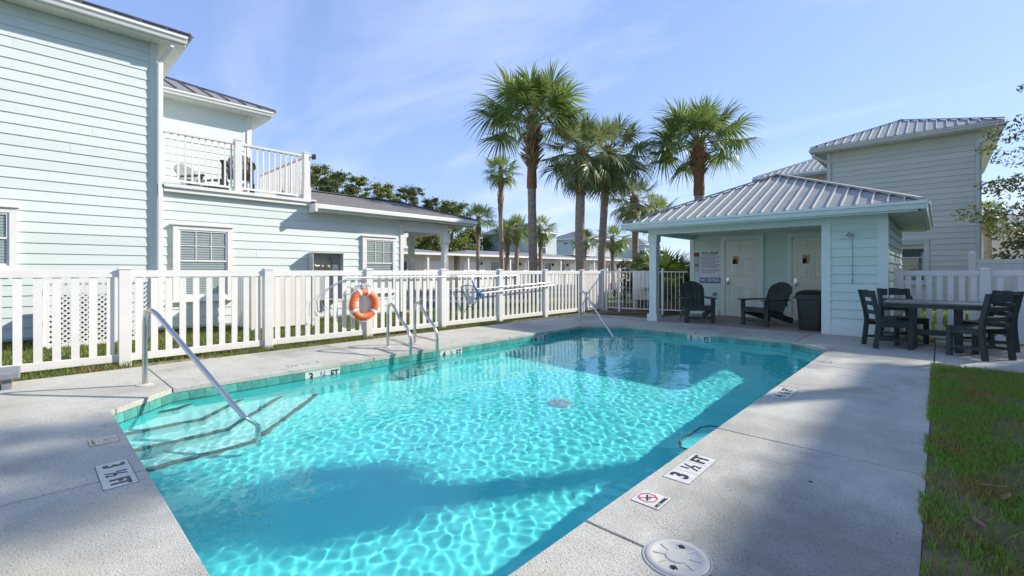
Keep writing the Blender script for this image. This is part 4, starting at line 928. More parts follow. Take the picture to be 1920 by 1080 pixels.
# ------------------------------------------------------------------ far row houses
def far_house(label, y0, y1, wallm, upm, ya, yb, xu=-31.0, xd=7.0, zu=4.95, side=None, balc=False):
    t = thing('row_house', label, 'house', (-28,(y0+y1)/2,0), world=True)
    MB().box(-34,y0,-.06,-27.6,y1,2.45).build('wall', wallm, t)
    roof = MB(); z = 2.55; xe = -26.7
    roof.add([(xe,y0-.3,z),(xe,y1+.3,z),(-34,y1+.3,z),(-34,y0-.3,z),(-30.6,y0+3.3,z+.55),(-30.6,y1-3.3,z+.55)], [(0,1,5,4),(1,2,5),(2,3,4,5),(3,0,4)]).build('roof', M['farroof'], t)
    MB().box(xe-.03,y0-.3,2.40,xe+.05,y1+.3,2.56).build('fascia', M['trim'], t); MB().box(-27.6,y0-.28,2.43,xe-.03,y1+.28,2.45).build('soffit', M['soffit'], t)
    MB().box(xe-1,y0-.34,2.40,xe,y0-.28,2.55).build('fascia', M['trim'], t)
    k = int((y1-y0)/2.4)
    for i in range(k+1):
        y = y0 + .2 + (y1-y0-.4)*i/k
        if i % 3 != 1: MB().box(-26.95,y-.07,-.05,-26.81,y+.07,2.42).build('porch_post', M['trim'], t)
    for i in range(k):
        y = y0 + 1.4 + (y1-y0-.4)*i/k
        if i % 3 == 0:
            g = MB().box(-27.6,y-1.1,-.05,-27.54,y+1.3,2.0).build('garage_door', M['trim'], t)
            for q in range(4): MB().box(-27.54,y-1.05,.05+q*.49,-27.52,y+1.25,.49+q*.49).build('panel', M['trim'], g)
        elif i % 3 == 1:
            w_ = MB().box(-27.6,y-.55,.9,-27.53,y+.55,2.1).build('window', M['trim'], t); MB().box(-27.53,y-.45,1.0,-27.515,y+.45,2.0).build('pane', M['glass'], w_)
        else:
            d_ = MB().box(-27.6,y-.5,-.05,-27.53,y+.5,2.1).build('door', M['farmint'], t); MB().box(-27.53,y-.3,.9,-27.51,y+.3,1.9).build('pane', M['glass'], d_)
        MB().box(-27.58,y+.75,1.75,-27.42,y+.87,1.98).build('wall_lantern', M['black'], t)
    # upper storey block
    MB().box(xu-xd,ya,2.5,xu,yb,zu).build('upper_wall', upm, t)
    for z_ in [2.75+.22*i for i in range(int((zu-2.8)/.22))]:
        MB().box(xu,ya+.16,z_,xu+.018,yb-.16,z_+.19).build('siding_board', upm, t)
    for y in (ya,yb): MB().box(xu-.02,y-.03,2.5,xu+.04,y+.13,zu).build('corner_board', M['trim'], t)
    w_ = MB().box(xu-xd*.65,ya-.05,zu-.62,xu-xd*.65+.9,ya+.01,zu-.30).build('window', M['trim'], t); MB().box(xu-xd*.65+.08,ya-.07,zu-.58,xu-xd*.65+.82,ya-.051,zu-.34).build('pane', M['glass'], w_)
    w_ = MB().box(xu,(ya+yb)/2-.55,3.05,xu+.06,(ya+yb)/2+.55,4.5).build('window', M['trim'], t)
    for q in (0,1): MB().box(xu+.06,(ya+yb)/2-.46,3.13+q*.66,xu+.075,(ya+yb)/2+.46,3.73+q*.66).build('pane', M['glass'], w_)
    hw = min(xd,yb-ya)/2+.4; r = MB(); X0, X1, Y0, Y1 = xu-xd-.4, xu+.4, ya-.4, yb+.4
    if xd > yb-ya: ra, rb = (X0+hw,(ya+yb)/2), (X1-hw,(ya+yb)/2); fc = [(0,1,5,4),(1,2,5),(2,3,4,5),(3,0,4)]
    else: ra, rb = ((X0+X1)/2,Y0+hw), ((X0+X1)/2,Y1-hw); fc = [(0,1,4),(1,2,5,4),(2,3,5),(3,0,4,5)]
    r.add([(X0,Y0,zu+.14),(X1,Y0,zu+.14),(X1,Y1,zu+.14),(X0,Y1,zu+.14),(*ra,zu+.14+hw*.42),(*rb,zu+.14+hw*.42)], fc).build('upper_roof', M['farroof'], t)
    MB().box(X0,Y0,zu,X1,Y1,zu+.135).build('upper_eave', M['trim'], t)
    if balc:
        b = MB().box(xu,yb+.1,2.95,xu+2.4,yb+4.0,3.05).build('balcony_floor', M['trim'], t)
        MB().box(xu+2.3,yb+.1,3.9,xu+2.4,yb+4.0,4.0).build('balcony_rail', M['white'], t)
        for q in range(20): MB().box(xu+2.32,yb+.2+q*.19,3.05,xu+2.38,yb+.25+q*.19,3.9).build('baluster', M['white'], t)
    return t
G = 'row houses across the parking lot'
for a in (('cream row house seen between the mint house porch posts', 11, 22.8, M['cream'], M['cream'], 15.5, 20.4, -30.2, 6.5, 5.0),
          ('row house with cream lit upper storey behind the tall palm trunk', 23.4, 40.5, M['cream'], M['farmint'], 35.6, 40.0, -31.0, 7.0, 5.3, None, True),
          ('farther row house with white balcony between the two thick palm trunks', 41.2, 55, M['cream'], M['farmint'], 48.0, 53.0, -32.0, 6.0, 5.3),
          ('farthest blue-grey row house left of the bathhouse roof', 56, 70, M['cream'], M['farblue'], 61, 66, -31.0, 7.0, 5.0)):
    far_house(*a)['group'] = G
t = thing('far_house', 'distant cream house with dark roof under the tree at right edge', 'house', (6,38,0), world=True)
MB().box(2.0,38,-.05,12,46,3.9).build('wall', M['cream'], t)
MB().add([(1.4,37.4,3.9),(12.6,37.4,3.9),(12.6,46.6,3.9),(1.4,46.6,3.9),(5.9,42,5.6),(8.1,42,5.6)], [(0,1,5,4),(1,2,5),(2,3,4,5),(3,0,4)]).build('roof', M['farroof'], t); MB().box(1.42,37.42,3.72,12.58,46.5,3.895).build('eave', M['trim'], t)
for x in (3.5,6,8.5): w_ = MB().box(x,37.95,1.2,x+1.1,38.01,2.6).build('window', M['trim'], t); MB().box(x+.1,37.93,1.3,x+1.0,37.949,2.5).build('pane', M['glass'], w_)

# ------------------------------------------------------------------ furniture
def adirondack(name, label, loc, rz, mt, legh=0.0, group=None):
    """front towards -Y; legh raises the whole seat (tall version)"""
    t = thing(name, label, 'chair', loc, rz, group); g = legh
    for x in (-.29,.29):
        MB().box(x-.045,-.40,0,x+.045,-.36,.56+g).build('front_leg', mt, t, bevel=.004)
        MB().beam((x*.93,-.40,.33+g),(x*.93,.46,.10 if not g else .05+g*.6),.03,.13).build('rear_leg', mt, t, bevel=.004)
        if g: MB().box(x-.03,.34,0,x+.03,.40,.2+g).build('rear_post', mt, t)
        MB().add([(x-.07,-.47,.555+g),(x+.07,-.47,.555+g),(x+.08,-.1,.555+g),(x+.05,.32,.555+g),(x-.05,.32,.555+g),(x-.08,-.1,.555+g)] + [(x-.07,-.47,.582+g),(x+.07,-.47,.582+g),(x+.08,-.1,.582+g),(x+.05,.32,.582+g),(x-.05,.32,.582+g),(x-.08,-.1,.582+g)],
                 [(5,4,3,2,1,0),(6,7,8,9,10,11)] + [(i,(i+1)%6,6+(i+1)%6,6+i) for i in range(6)]).build('armrest', mt, t, bevel=.004)
        MB().add([(x-.015,-.44,.55+g),(x+.015,-.44,.55+g),(x+.015,-.41,.36+g),(x-.015,-.41,.36+g),(x-.015,-.40,.55+g),(x+.015,-.40,.55+g)], [(0,1,2,3),(0,3,4),(1,5,2),(3,2,5,4),(0,4,5,1)]).build('arm_bracket', mt, t)
    MB().box(-.27,-.385,.08,.27,-.355,.15).build('stretcher', mt, t)
    for k in range(6):
        y = -.36 + k*.098; z = .385 - k*.026 + g; MB().box(-.26,y,z,.26,y+.086,z+.022).build('seat_slat', mt, t, bevel=.003)
    MB().box(-.26,-.415,.30+g,.26,-.39,.405+g).build('front_apron', mt, t, bevel=.003)
    for k, (h) in enumerate((.60,.68,.71,.68,.60)):
        tp_ = lambda xx: .71*math.sqrt(max(.05, 1-.36*(xx/.27)**2)) if abs(xx) < .24 else .71*math.sqrt(1-.36*(abs(xx)/.27)**2) - (abs(xx)-.24)*1.6
        x0_, x1_ = (k-2)*.108-.0505, (k-2)*.108+.0505; at = lambda xx, hh: Vector((xx*(.90+.22*hh/.71), .16+.36*(hh/.71), .24+g+hh)); d = (at(0,.7)-at(0,0)).normalized(); u = Vector((0,d.z,-d.y))
        q = [at(x0_,0), at(x1_,0), at(x1_,tp_(x1_)), at(x1_*.67+x0_*.33,tp_(x1_*.67+x0_*.33)), at(x1_*.33+x0_*.67,tp_(x1_*.33+x0_*.67)), at(x0_,tp_(x0_))]
        MB().add([p + u*.011 for p in q] + [p - u*.011 for p in q], [(0,1,2,3,4,5),(11,10,9,8,7,6)] + [(i,6+i,6+(i+1)%6,(i+1)%6) for i in range(6)]).build('back_slat', mt, t)
    for zz in (.46,.74):
        yy = .16 + .36*((zz-.24)/.71)+.03; MB().box(-.25,yy,zz-.035+g,.25,yy+.03,zz+.035+g).build('back_rail', mt, t)
    return t
adirondack('adirondack_chair', 'dark green adirondack chair by the porch post', (-4.26,10.98,.006), R(34), M['poly'])
adirondack('adirondack_chair', 'dark green adirondack chair in front of the left porch door', (-2.80,11.26,.006), R(-24), M['poly'])
adirondack('balcony_chair', 'low grey slatted chair behind the balcony balusters', (-13.55,2.95,2.972), R(120), M['balcony_grey'])
adirondack('tall_balcony_chair', 'tall dark slatted chair behind the middle balcony post', (-12.75,3.62,2.972), R(70), mat('charcoal_lumber', (.09,.088,.085), .6, var=.1), .30)

def dining_chair(label, loc, rz):
    t = thing('dining_chair', label, 'chair', loc, rz, 'dining chairs round the patio table'); m = M['poly']
    for x in (-.215,.215):
        MB().box(x-.026,-.235,0,x+.026,-.175,.40).build('front_leg', m, t, bevel=.004)
        p = MB(); prof = [(.24,0),(.20,.40),(.215,.55),(.29,.90)]
        for (y0,z0), (y1,z1) in zip(prof[:-1], prof[1:]): p.add([(x-.024,y0-.03,z0),(x+.024,y0-.03,z0),(x+.024,y0+.03,z0),(x-.024,y0+.03,z0),(x-.024,y1-.03,z1),(x+.024,y1-.03,z1),(x+.024,y1+.03,z1),(x-.024,y1+.03,z1)], [(0,3,2,1),(4,5,6,7),(0,1,5,4),(1,2,6,5),(2,3,7,6),(3,0,4,7)])
        p.build('rear_leg', m, t)
        MB().box(x-.018,-.175,.33,x+.018,.19,.40).build('side_apron', m, t); MB().box(x-.013,-.18,.12,x+.013,.21,.16).build('side_stretcher', m, t)
    MB().box(-.19,-.23,.33,.19,-.20,.40).build('front_apron', m, t); MB().box(-.20,.0,.12,.20,.03,.16).build('cross_stretcher', m, t)
    for k in range(5): MB().box(-.235,-.25+k*.089,.402,.235,-.25+k*.089+.081,.425).build('seat_slat', m, t, bevel=.003)
    for z, h in ((.52,.065),(.66,.065)):
        y = .21+.07*((z-.5)/.4); MB().box(-.19,y-.013,z,.19,y+.013,z+h).build('back_slat', m, t, bevel=.003)
    tp = MB(); pr = [(-.24,.79),(-.13,.785),(0,.783),(.13,.785),(.24,.79),(.24,.862),(.21,.885),(.12,.893),(0,.908),(-.12,.893),(-.21,.885),(-.24,.862)]
    tp.add([(x,.262,z) for x,z in pr]+[(x,.288,z+.004) for x,z in pr], [tuple(range(12)), tuple(range(23,11,-1))]+[(i,12+i,12+(i+1)%12,(i+1)%12) for i in range(12)]).build('top_slat', m, t)
    return t
TX, TY = -.05, 9.72
def face(x, y, fx, fy): return (x,y,.001), math.atan2(fx, -fy)   # front (-Y local) turned to (fx,fy)
for lb, x, y, fx, fy in (('dark dining chair nearest the shower wall, left of table', -.60,9.36,.85,.40), ('dark dining chair at far left of table by the fence', -.45,10.24,.45,-.75),
                         ('dark dining chair at near right of table beside the lawn', .40,9.10,-.72,.60), ('dark dining chair at far right of table by fence post', .52,10.12,-.8,-.5)):
    l, r = face(x, y, fx, fy); dining_chair(lb, l, r)
t = thing('patio_table', 'dark slatted patio dining table with top coloured pale as if lit', 'table', (TX,TY,.001))
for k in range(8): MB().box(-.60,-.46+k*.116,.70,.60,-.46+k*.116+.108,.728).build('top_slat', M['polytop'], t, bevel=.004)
MB().box(-.56,-.43,.64,.56,-.40,.70).box(-.56,.40,.64,.56,.43,.70).box(-.59,-.43,.64,-.56,.43,.70).box(.56,-.43,.64,.59,.43,.70).build('apron', M['poly'], t)
for x in (-.26,.26):
    MB().box(x-.05,-.10,.07,x+.05,.10,.64).build('leg', M['poly'], t, bevel=.005); MB().box(x-.045,-.36,0,x+.045,.36,.07).build('foot', M['poly'], t, bevel=.008); MB().box(x-.03,-.34,.58,x+.03,.34,.64).build('cross_bearer', M['poly'], t)
MB().box(-.21,-.03,.20,.21,.03,.28).build('stretcher', M['poly'], t)
# bin
t = thing('trash_bin', 'black domed trash bin beside the right porch door', 'bin', (-1.90,10.98,.006))
bn = MB()
def rr(w, d, z, k=.06): return [(sx*(w-k)+k*math.cos(a), sy*(d-k)+k*math.sin(a), z) for sx, sy, a0 in ((1,1,0),(-1,1,90),(-1,-1,180),(1,-1,270)) for a in (R(a0),R(a0+45),R(a0+90))]
rings = [rr(.20,.20,0),rr(.235,.235,.62),rr(.26,.26,.63),rr(.26,.26,.68)]
for i in range(3): bn.add(rings[i]+rings[i+1], [(k,(k+1)%12,12+(k+1)%12,12+k) for k in range(12)])
bn.add(rings[0], [tuple(range(11,-1,-1))]).build('body', M['black'], t)
ld = MB(); rings = [rr(.262,.262,.682),rr(.262,.262,.72),rr(.22,.22,.785),rr(.12,.12,.815,.05)]
for i in range(3): ld.add(rings[i]+rings[i+1], [(k,(k+1)%12,12+(k+1)%12,12+k) for k in range(12)])
ld.add(rings[3], [tuple(range(12))]).build('lid', M['black'], t, True)
MB().tube([(-.27,-.12,.66),(-.30,-.12,.66),(-.30,.12,.66),(-.27,.12,.66)], .012, 6).build('handle', M['black'], t)
# grey bench lid corner at far left of the deck
t = thing('deck_bench', 'low dark grey bench whose corner shows at left frame edge', 'bench', (-7.1,-.60,.001))
MB().box(-.24,-.9,.10,.24,.55,.17).build('seat', M['bench'], t, bevel=.012)
for y in (-.8,.42): MB().box(-.2,y,0,.2,y+.07,.10).build('leg', M['bench'], t)

# ------------------------------------------------------------------ life ring, net, cable on the fence
t = thing('life_ring', 'orange life ring with white bands hanging on picket fence', 'life ring', (FX+.105,4.20,.60))
rot = Matrix.Rotation(R(90),4,'Y')
rr_, tr_ = .225, .062
tor = MB(); v = []; f = []; nu, nv = 40, 12
for i in range(nu):
    a = 2*math.pi*i/nu
    for j in range(nv):
        b = 2*math.pi*j/nv; r = rr_+tr_*math.cos(b); v.append((tr_*.85*math.sin(b), r*math.cos(a), r*math.sin(a)))
for i in range(nu):
    for j in range(nv): f.append((i*nv+j,(i+1)%nu*nv+j,(i+1)%nu*nv+(j+1)%nv,i*nv+(j+1)%nv))
tor.add(v, f).build('ring', M['orange'], t, True)
for a0 in (-35,205,70,112):
    v = []; f = []; k = 4
    for i in range(k+1):
        a = R(a0-6+12*i/k)
        for j in range(nv):
            b = 2*math.pi*j/nv; r = rr_+(tr_+.004)*math.cos(b); v.append(((tr_+.004)*.87*math.sin(b), r*math.cos(a), r*math.sin(a)))
    for i in range(k):
        for j in range(nv): f.append((i*nv+j,(i+1)*nv+j,(i+1)*nv+(j+1)%nv,i*nv+(j+1)%nv))
    MB().add(v, f).build('band', M['rope'], t, True)
gl = MB()
for i in range(4):
    a0, a1 = R([-35,70,112,205][i]), R([70,112,205,325][i]); pts = []
    for q in range(9):
        a = a0+(a1-a0)*q/8; r = .295+.022*math.sin(math.pi*q/8)*(1 if a1-a0 > .8 else .2); pts.append((.0, r*math.cos(a), r*math.sin(a)))
    gl.tube(pts, .005, 6)
gl.build('grab_line', M['rope'], t)
t = thing('rope_bundle', 'tangled white throw rope hung above the life ring', 'rope', (FX+.075,4.16,.98)); rg = random.Random(2); rp = MB()
for i in range(16):
    cy = rg.uniform(-.09,.10); w = rg.uniform(.05,.14); hgt = rg.uniform(.10,.20); x = rg.uniform(-.01,.05)
    rp.tube([(x+rg.uniform(-.01,.01), cy+w*math.cos(a)*.8, -.02-hgt*.5+hgt*.6*math.sin(a)) for a in [R(30*q+rg.uniform(-8,8)) for q in range(13)]], .006, 5)
rp.build('coils', M['rope'], t); MB().cbox((.03,.045,-.12),(.04,.07,.05)).build('clip', M['blueplastic'], t, bevel=.01); MB().cbox((.035,.0,-.15),(.03,.09,.03)).build('strap', M['black'], t)
MB().tube([(-.02,.05,.05),(.03,.05,.06),(.03,.05,.0)], .006, 6).build('hook', M['steel'], t)
# two telescopic poles resting on hooks, with the leaf net
def pole(label, ya, za, yb, zb, off, r=.016):
    t = thing('telescopic_pole', label, 'pole', (FX+off,ya,za)); L = Vector((0,yb-ya,zb-za))
    MB().tube([(0,0,0), L*.55], r, 10).build('outer_tube', M['white'], t, True); MB().tube([L*.53, L], r*.78, 10).build('inner_tube', M['steel'], t, True); MB().tube([L*.52, L*.56], r*1.35, 10).build('clamp', M['greybox'], t)
pole('long white pole lying under the fence top rail', 3.92, 1.085, 8.4, 1.10, .06)
pole('upper of two white poles tied across the fence pickets', 6.95, .80, 9.72, .90, .07)
pole('lower of two white poles tied across the fence pickets', 7.05, .70, 9.82, .83, .11)
t = thing('leaf_net', 'blue leaf skimmer net hanging from the fence', 'pool net', (FX+.10,6.85,.70))
MB().tube([(.03,.16,.02),(.0,.05,.16),(-.02,.0,.30)], [.03,.022,.015], 10).build('handle', M['blueplastic'], t, True); MB().lathe([(.0,-.06),(.05,-.05),(.065,.0),(.05,.05),(0,.06)], (.03,.19,-.02), 14).build('socket', M['blueplastic'], t, True)
fr = [(0,-.34,.16),(.02,-.2,.20),(.02,0,.17),(.02,.12,.05),(.02,.10,-.16),(.02,-.02,-.30),(0,-.12,-.28),(0,-.22,-.05),(0,-.34,.16)]
MB().tube(fr, .012, 8).build('frame', M['net'], t)
nt_ = MB()
for k in range(8):
    y = -.28+k*.05; nt_.tube([(.015,y,.15),(.04,y*.8-.02,-.05),(.02,y*.5-.04,-.24)], .0025, 4)
for k in range(7): z = .13-k*.055; nt_.tube([(.01,-.29+k*.03,z),(.05,-.1,z-.02),(.02,.10,z)], .0025, 4)
nt_.build('mesh_net', M['netpale'], t)
t = thing('loose_cable', 'loose grey cable loop hanging on the fence left of life ring', 'cable', (FX+.05,3.55,.9)); cb = MB()
cb.tube([(.0,.36,.17),(.02,.20,.13),(.02,.02,.03),(.02,-.08,-.12),(.02,-.06,-.3),(.02,.03,-.38)], .005, 6)
cb.tube([(.0,.34,.16),(.03,.1,.06),(.03,-.10,-.06),(.03,-.13,-.22),(.03,-.05,-.38)], .005, 6)
cb.tube([(.03,-.08,-.3),(.03,-.12,-.42)], .005, 6).tube([(.02,-.22,-.13),(.02,-.32,-.24),(.02,-.33,-.42),(.02,-.23,-.53)], .005, 6)
cb.build('cable', M['greywire'], t)
# garden hose rolled by the bathhouse corner behind the table
t = thing('coiled_hose', 'coiled brown hose on the fence post by bathhouse corner', 'hose', (-.38,10.93,.35)); hz = MB()
for q in range(4): hz.tube([(.05*math.cos(a)*(1+.1*q), -.02-.012*q, .42*math.sin(a)*(1-.06*q)) for a in [R(24*i) for i in range(16)]], .011, 6)
hz.build('coils', mat('brown_hose', (.09,.06,.045), .5, var=.1), t, True)

# ------------------------------------------------------------------ vegetation
def frond_mesh(seed, nseg, L=1.0, Lp=.70, droop=.45, mt=None, sub=3, wid=.052):
    rg = random.Random(seed); mb = MB()
    arcp = lambda s: Vector((s, 0, -.10*s*s))
    mb.tube([arcp(0), arcp(Lp*.5), arcp(Lp)], [.026,.018,.013], 4, False)
    costa = lambda s: arcp(Lp) + Vector((s*.95, 0, -.20*Lp*s - .55*s*s))
    Lc = .42*L
    for i in range(nseg):
        t = -1 + 2*i/(nseg-1); at = abs(t); sg = 1 if t >= 0 else -1
        o = costa(Lc*(1-at)**.8*.9); th = sg*R(8+118*at**.85) + rg.uniform(-.05,.05)
        ln = L*(.92-.30*at**1.5)*rg.uniform(.88,1.06); dz = .22 - .25*at + rg.uniform(-.06,.06)
        d = Vector((math.cos(th), math.sin(th), dz)).normalized(); side = Vector((-math.sin(th), math.cos(th), 0)); side.z = sg*.5*rg.uniform(.3,1); side.normalize()
        w = wid*rg.uniform(.85,1.1); dr = droop*rg.uniform(.6,1.5)
        P = []; ss = [0,.45,.78,1.0] if sub == 3 else [0,.55,1.0]
        for s in ss: P.append(o + d*(ln*s) + Vector((0,0,-dr*ln*s**2.2)))
        ws = [w*.45,w,w*.5,0] if sub == 3 else [w*.5,w,0]
        v = []; f = []
        for p, q in zip(P[:-1], ws[:-1]): v += [p - side*q/2, p + side*q/2]
        v.append(P[-1]); k = len(P)-1
        for j in range(k-1): f.append((2*j,2*j+1,2*j+3,2*j+2))
        f.append((2*k-2,2*k-1,2*k)); mb.add(v, f)
    return mb.mesh('frond', mt)
FR = {}
for key, mt in (('g','frond'),('p','frondpale'),('d','fronddark')):
    FR[key] = [frond_mesh(10+i, 44, .92, .92, .30+.16*i, M[mt]) for i in range(4)]
    FR[key+'s'] = [frond_mesh(30+i, 26, .95, .80, .30+.17*i, M[mt], 2, .08) for i in range(3)]
def px_pos(u, d):
    a = (u-960)/853.33; return (d*(-math.sin(YAW)+a*math.cos(YAW)), d*(math.cos(YAW)+a*math.sin(YAW)))
def zat(v, d): return 1.2 + (509-v)/853.33*d
def palm(label, x, y, zc, Rr, key='g', nf=40, r0=.17, r1=.15, lean=(0,0), boots=(1.6,.36), fibre=0.0, small=False, seed=1, lo=-42, hi=86, group='palm trees', shaft='palmtrunk'):
    rg = random.Random(seed); t = thing('palm_tree', label, 'palm tree', (x,y,-.06), 0, group)
    H = zc + .06; zt = H - .12*Rr
    P = []; rs = []; k = 16 if not small else 8
    for i in range(k+1):
        s = i/k; P.append((lean[0]*s*s+.03*math.sin(5*s+seed), lean[1]*s*s+.03*math.cos(4*s+seed), zt*s)); rs.append((r0*(1.25-.25*min(1,s*5)))*(1-s)+r1*s + rg.uniform(-.006,.006))
    MB().tube(P, rs, 14 if not small else 8).build('trunk', M[shaft], t, True)
    if fibre > 0:
        b0 = 1-fibre/zt; pts = []; rr2 = []
        for i in range(9):
            s = b0+(1-b0)*i/8; pts.append((lean[0]*s*s+.03*math.sin(5*s+seed), lean[1]*s*s+.03*math.cos(4*s+seed), zt*s)); rr2.append(r1*(1.12+.12*rg.random()))
        MB().tube(pts, rr2, 14).build('trunk_fibre', M['redtrunk'], t, True)
    bh, bw = boots; bm = MB(); nb = 130 if not small else 40
    for i in range(nb):
        s = i/nb; z = zt - bh*(1-s); az = i*2.39996; prof = bw*(.55+.45*math.sin(math.pi*min(1,s*1.15+.08))); ss = z/zt
        c = Vector((lean[0]*ss*ss+.03*math.sin(5*ss+seed), lean[1]*ss*ss+.03*math.cos(4*ss+seed), z)); d = Vector((math.cos(az), math.sin(az), 0)); q = Vector((-d.y,d.x,0))
        ln = bh*.17*rg.uniform(.7,1.5)+.08; w = .06 if not small else .07
        a = c + d*r1*.8; e = c + d*prof*rg.uniform(.8,1.1) + Vector((0,0,ln*rg.uniform(.5,1.2)))
        bm.add([a-q*w, a+q*w, e+q*w*.45, e-q*w*.45, a-q*w*.6+Vector((0,0,-.05))+d*.02, a+q*w*.6+Vector((0,0,-.05))+d*.02], [(0,1,2,3),(4,3,2,5),(0,3,4),(1,5,2)])
    bm.build('leaf_bases', M['boots'], t)
    fr = FR[key+('s' if small else '')]; top = Vector((lean[0], lean[1], zt))
    for i in range(nf):
        s = i/(nf-1); az = i*2.39996 + rg.uniform(-.2,.2); el = R(hi + (lo-hi)*s**.85 + rg.uniform(-8,8))
        sc = Rr/2.15*(.72+.32*min(1,s*2.2))*rg.uniform(.92,1.08)
        o = link('frond', fr[min(len(fr)-1, int(s*len(fr)*.999))], t, top + Vector((.08*math.cos(az),.08*math.sin(az),-.10*s)))
        o.rotation_euler = Matrix.LocRotScale(None, (Matrix.Rotation(az,3,'Z') @ Matrix.Rotation(-el,3,'Y') @ Matrix.Rotation(rg.uniform(-.35,.35),3,'X')), None).to_euler(); o.scale = (sc,sc,sc)
    return t
def upalm(label, u, v, d, rpx, **k):
    x, y = px_pos(u, d); return palm(label, x, y, zat(v,d), rpx/853.33*d, **k)
upalm('tallest palm with wide green crown and shaggy brown trunk top', 999, 212, 17.6, 124, nf=40, seed=1, lo=0, boots=(1.9,.60), fibre=2.6, r0=.175, r1=.16)
upalm('palm with drooping pale fronds right of the tallest palm', 1089, 270, 17.2, 92, key='p', nf=38, seed=2, boots=(.9,.30), fibre=1.7, r0=.185, r1=.17, lo=-70)
upalm('slightly leaning palm with drooping fronds beside the pale palm', 1129, 270, 19.0, 96, key='p', nf=38, seed=3, boots=(.9,.30), fibre=1.8, r0=.16, r1=.15, lean=(.16,.14), lo=-62)
upalm('palm with round dark crown rising behind the bathhouse roof', 1309, 254, 19.0, 112, key='g', nf=36, seed=4, boots=(1.4,.52), fibre=2.2, r0=.19, r1=.18, lo=-12)
upalm('palm just left of the bathhouse eave with shaggy trunk', 1190, 365, 24.0, 68, key='p', nf=30, seed=5, boots=(1.4,.42), r0=.17, r1=.16, lo=-60)
upalm('small palm peeking over the left bathhouse roof edge', 1232, 392, 26.0, 54, key='g', nf=26, seed=6, boots=(1.0,.36), r0=.16, r1=.15, small=True)
upalm('thin tall palm with small crown left of the tallest palm', 940, 312, 25.0, 46, nf=26, seed=7, boots=(2.6,.22), r0=.13, r1=.12, small=True, lo=-50)
upalm('small palm against the pines nearest the mint house', 897, 402, 29.0, 44, key='d', nf=22, seed=8, boots=(1.4,.24), r0=.12, r1=.12, small=True, lo=-25)
upalm('small dark palm directly behind the thin tall palm', 951, 428, 28.0, 40, key='d', nf=20, seed=9, boots=(1.6,.24), r0=.13, r1=.12, small=True, lo=-25)
upalm('small palm between the thin palm and the tallest trunk', 968, 424, 26.0, 44, key='g', nf=20, seed=10, boots=(.8,.28), r0=.12, r1=.12, small=True, lo=-25)
upalm('small palm half hidden behind the tallest palm trunk', 1012, 420, 29.0, 40, key='g', nf=20, seed=11, boots=(1.4,.22), r0=.12, r1=.12, small=True, lo=-55)
upalm('small far palm behind the pale palm trunk', 1096, 446, 34.0, 34, key='d', nf=20, seed=12, boots=(1.2,.3), r0=.14, r1=.13, small=True, lo=-25)
upalm('small bright palm behind the leaning palm trunk', 1149, 440, 32.0, 44, key='g', nf=20, seed=13, boots=(1.2,.3), r0=.14, r1=.13, small=True, lo=-50)
upalm('small palm right of the grey-green house', 1853, 392, 23.0, 42, key='g', nf=24, seed=14, boots=(1.2,.3), r0=.16, r1=.15, small=True, lo=-50)
palm('palm right of the lawn whose trunk shadow crosses the deck', 2.24, 9.86, 6.02, .60, nf=44, seed=15, hi=38, lo=-12, boots=(.6,.22), fibre=1.0, r0=.12, r1=.10, lean=(-.30,.18))
palm('tall palm right of the dining table casting shade on near deck', 3.13, 11.65, 9.1, 1.25, nf=40, seed=16, boots=(1.2,.4), fibre=1.5, r0=.17, r1=.15)
# palmetto clump behind the gate
def palmetto(label, x, y, n_, Rr, key, seed, h=.3):
    rg = random.Random(seed); t = thing('palmetto', label, 'shrub', (x,y,-.06))
    MB().tube([(0,0,0),(0,0,h)], [.12,.09], 8).build('stem', M['boots'], t)
    for i in range(n_):
        az = i*2.39996; el = R(80-75*(i/(n_-1))); o = link('frond', FR[key][i%4], t, (0,0,h)); sc = Rr/1.8*rg.uniform(.8,1.1)
        o.rotation_euler = (Matrix.Rotation(az,3,'Z') @ Matrix.Rotation(-el,3,'Y')).to_euler(); o.scale = (sc,)*3
x, y = px_pos(1252, 15.6); palmetto('large dark palmetto behind the porch post and gate', x, y, 30, 1.7, 'd', 3, .5)
x, y = px_pos(1262, 14.6); palmetto('low green palmetto in front of the large dark one', x, y, 12, 1.2, 'g', 4, .3)

def cloud(rg, centers, n, size, squash=.75, fuzzy=False):
    """leaf cards gathered in clumps; returns verts, faces"""
    V = []; m = 0; cen = np.array([c[:3] for c in centers]); rad = np.array([c[3] for c in centers]); wts = rad**2/np.sum(rad**2)
    idx = rg.choice(len(cen), n, p=wts); d = rg.normal(size=(n,3)); d /= np.linalg.norm(d,axis=1)[:,None]
    rr = rad[idx]*(np.abs(rg.normal(0,.62,n)) if fuzzy else rg.uniform(.45,1.0,n)**.5)
    p = cen[idx] + d*rr[:,None]*np.array([1,1,squash])
    a = rg.normal(size=(n,3)); a /= np.linalg.norm(a,axis=1)[:,None]; b = np.cross(a, rg.normal(size=(n,3))); b /= np.linalg.norm(b,axis=1)[:,None]
    s = (size*rg.uniform(.6,1.4,n))[:,None]
    V = np.stack([p-a*s, p+b*s*.42, p+a*s, p-b*s*.42], 1).reshape(-1,3); F = np.arange(4*n).reshape(-1,4)
    return V, F
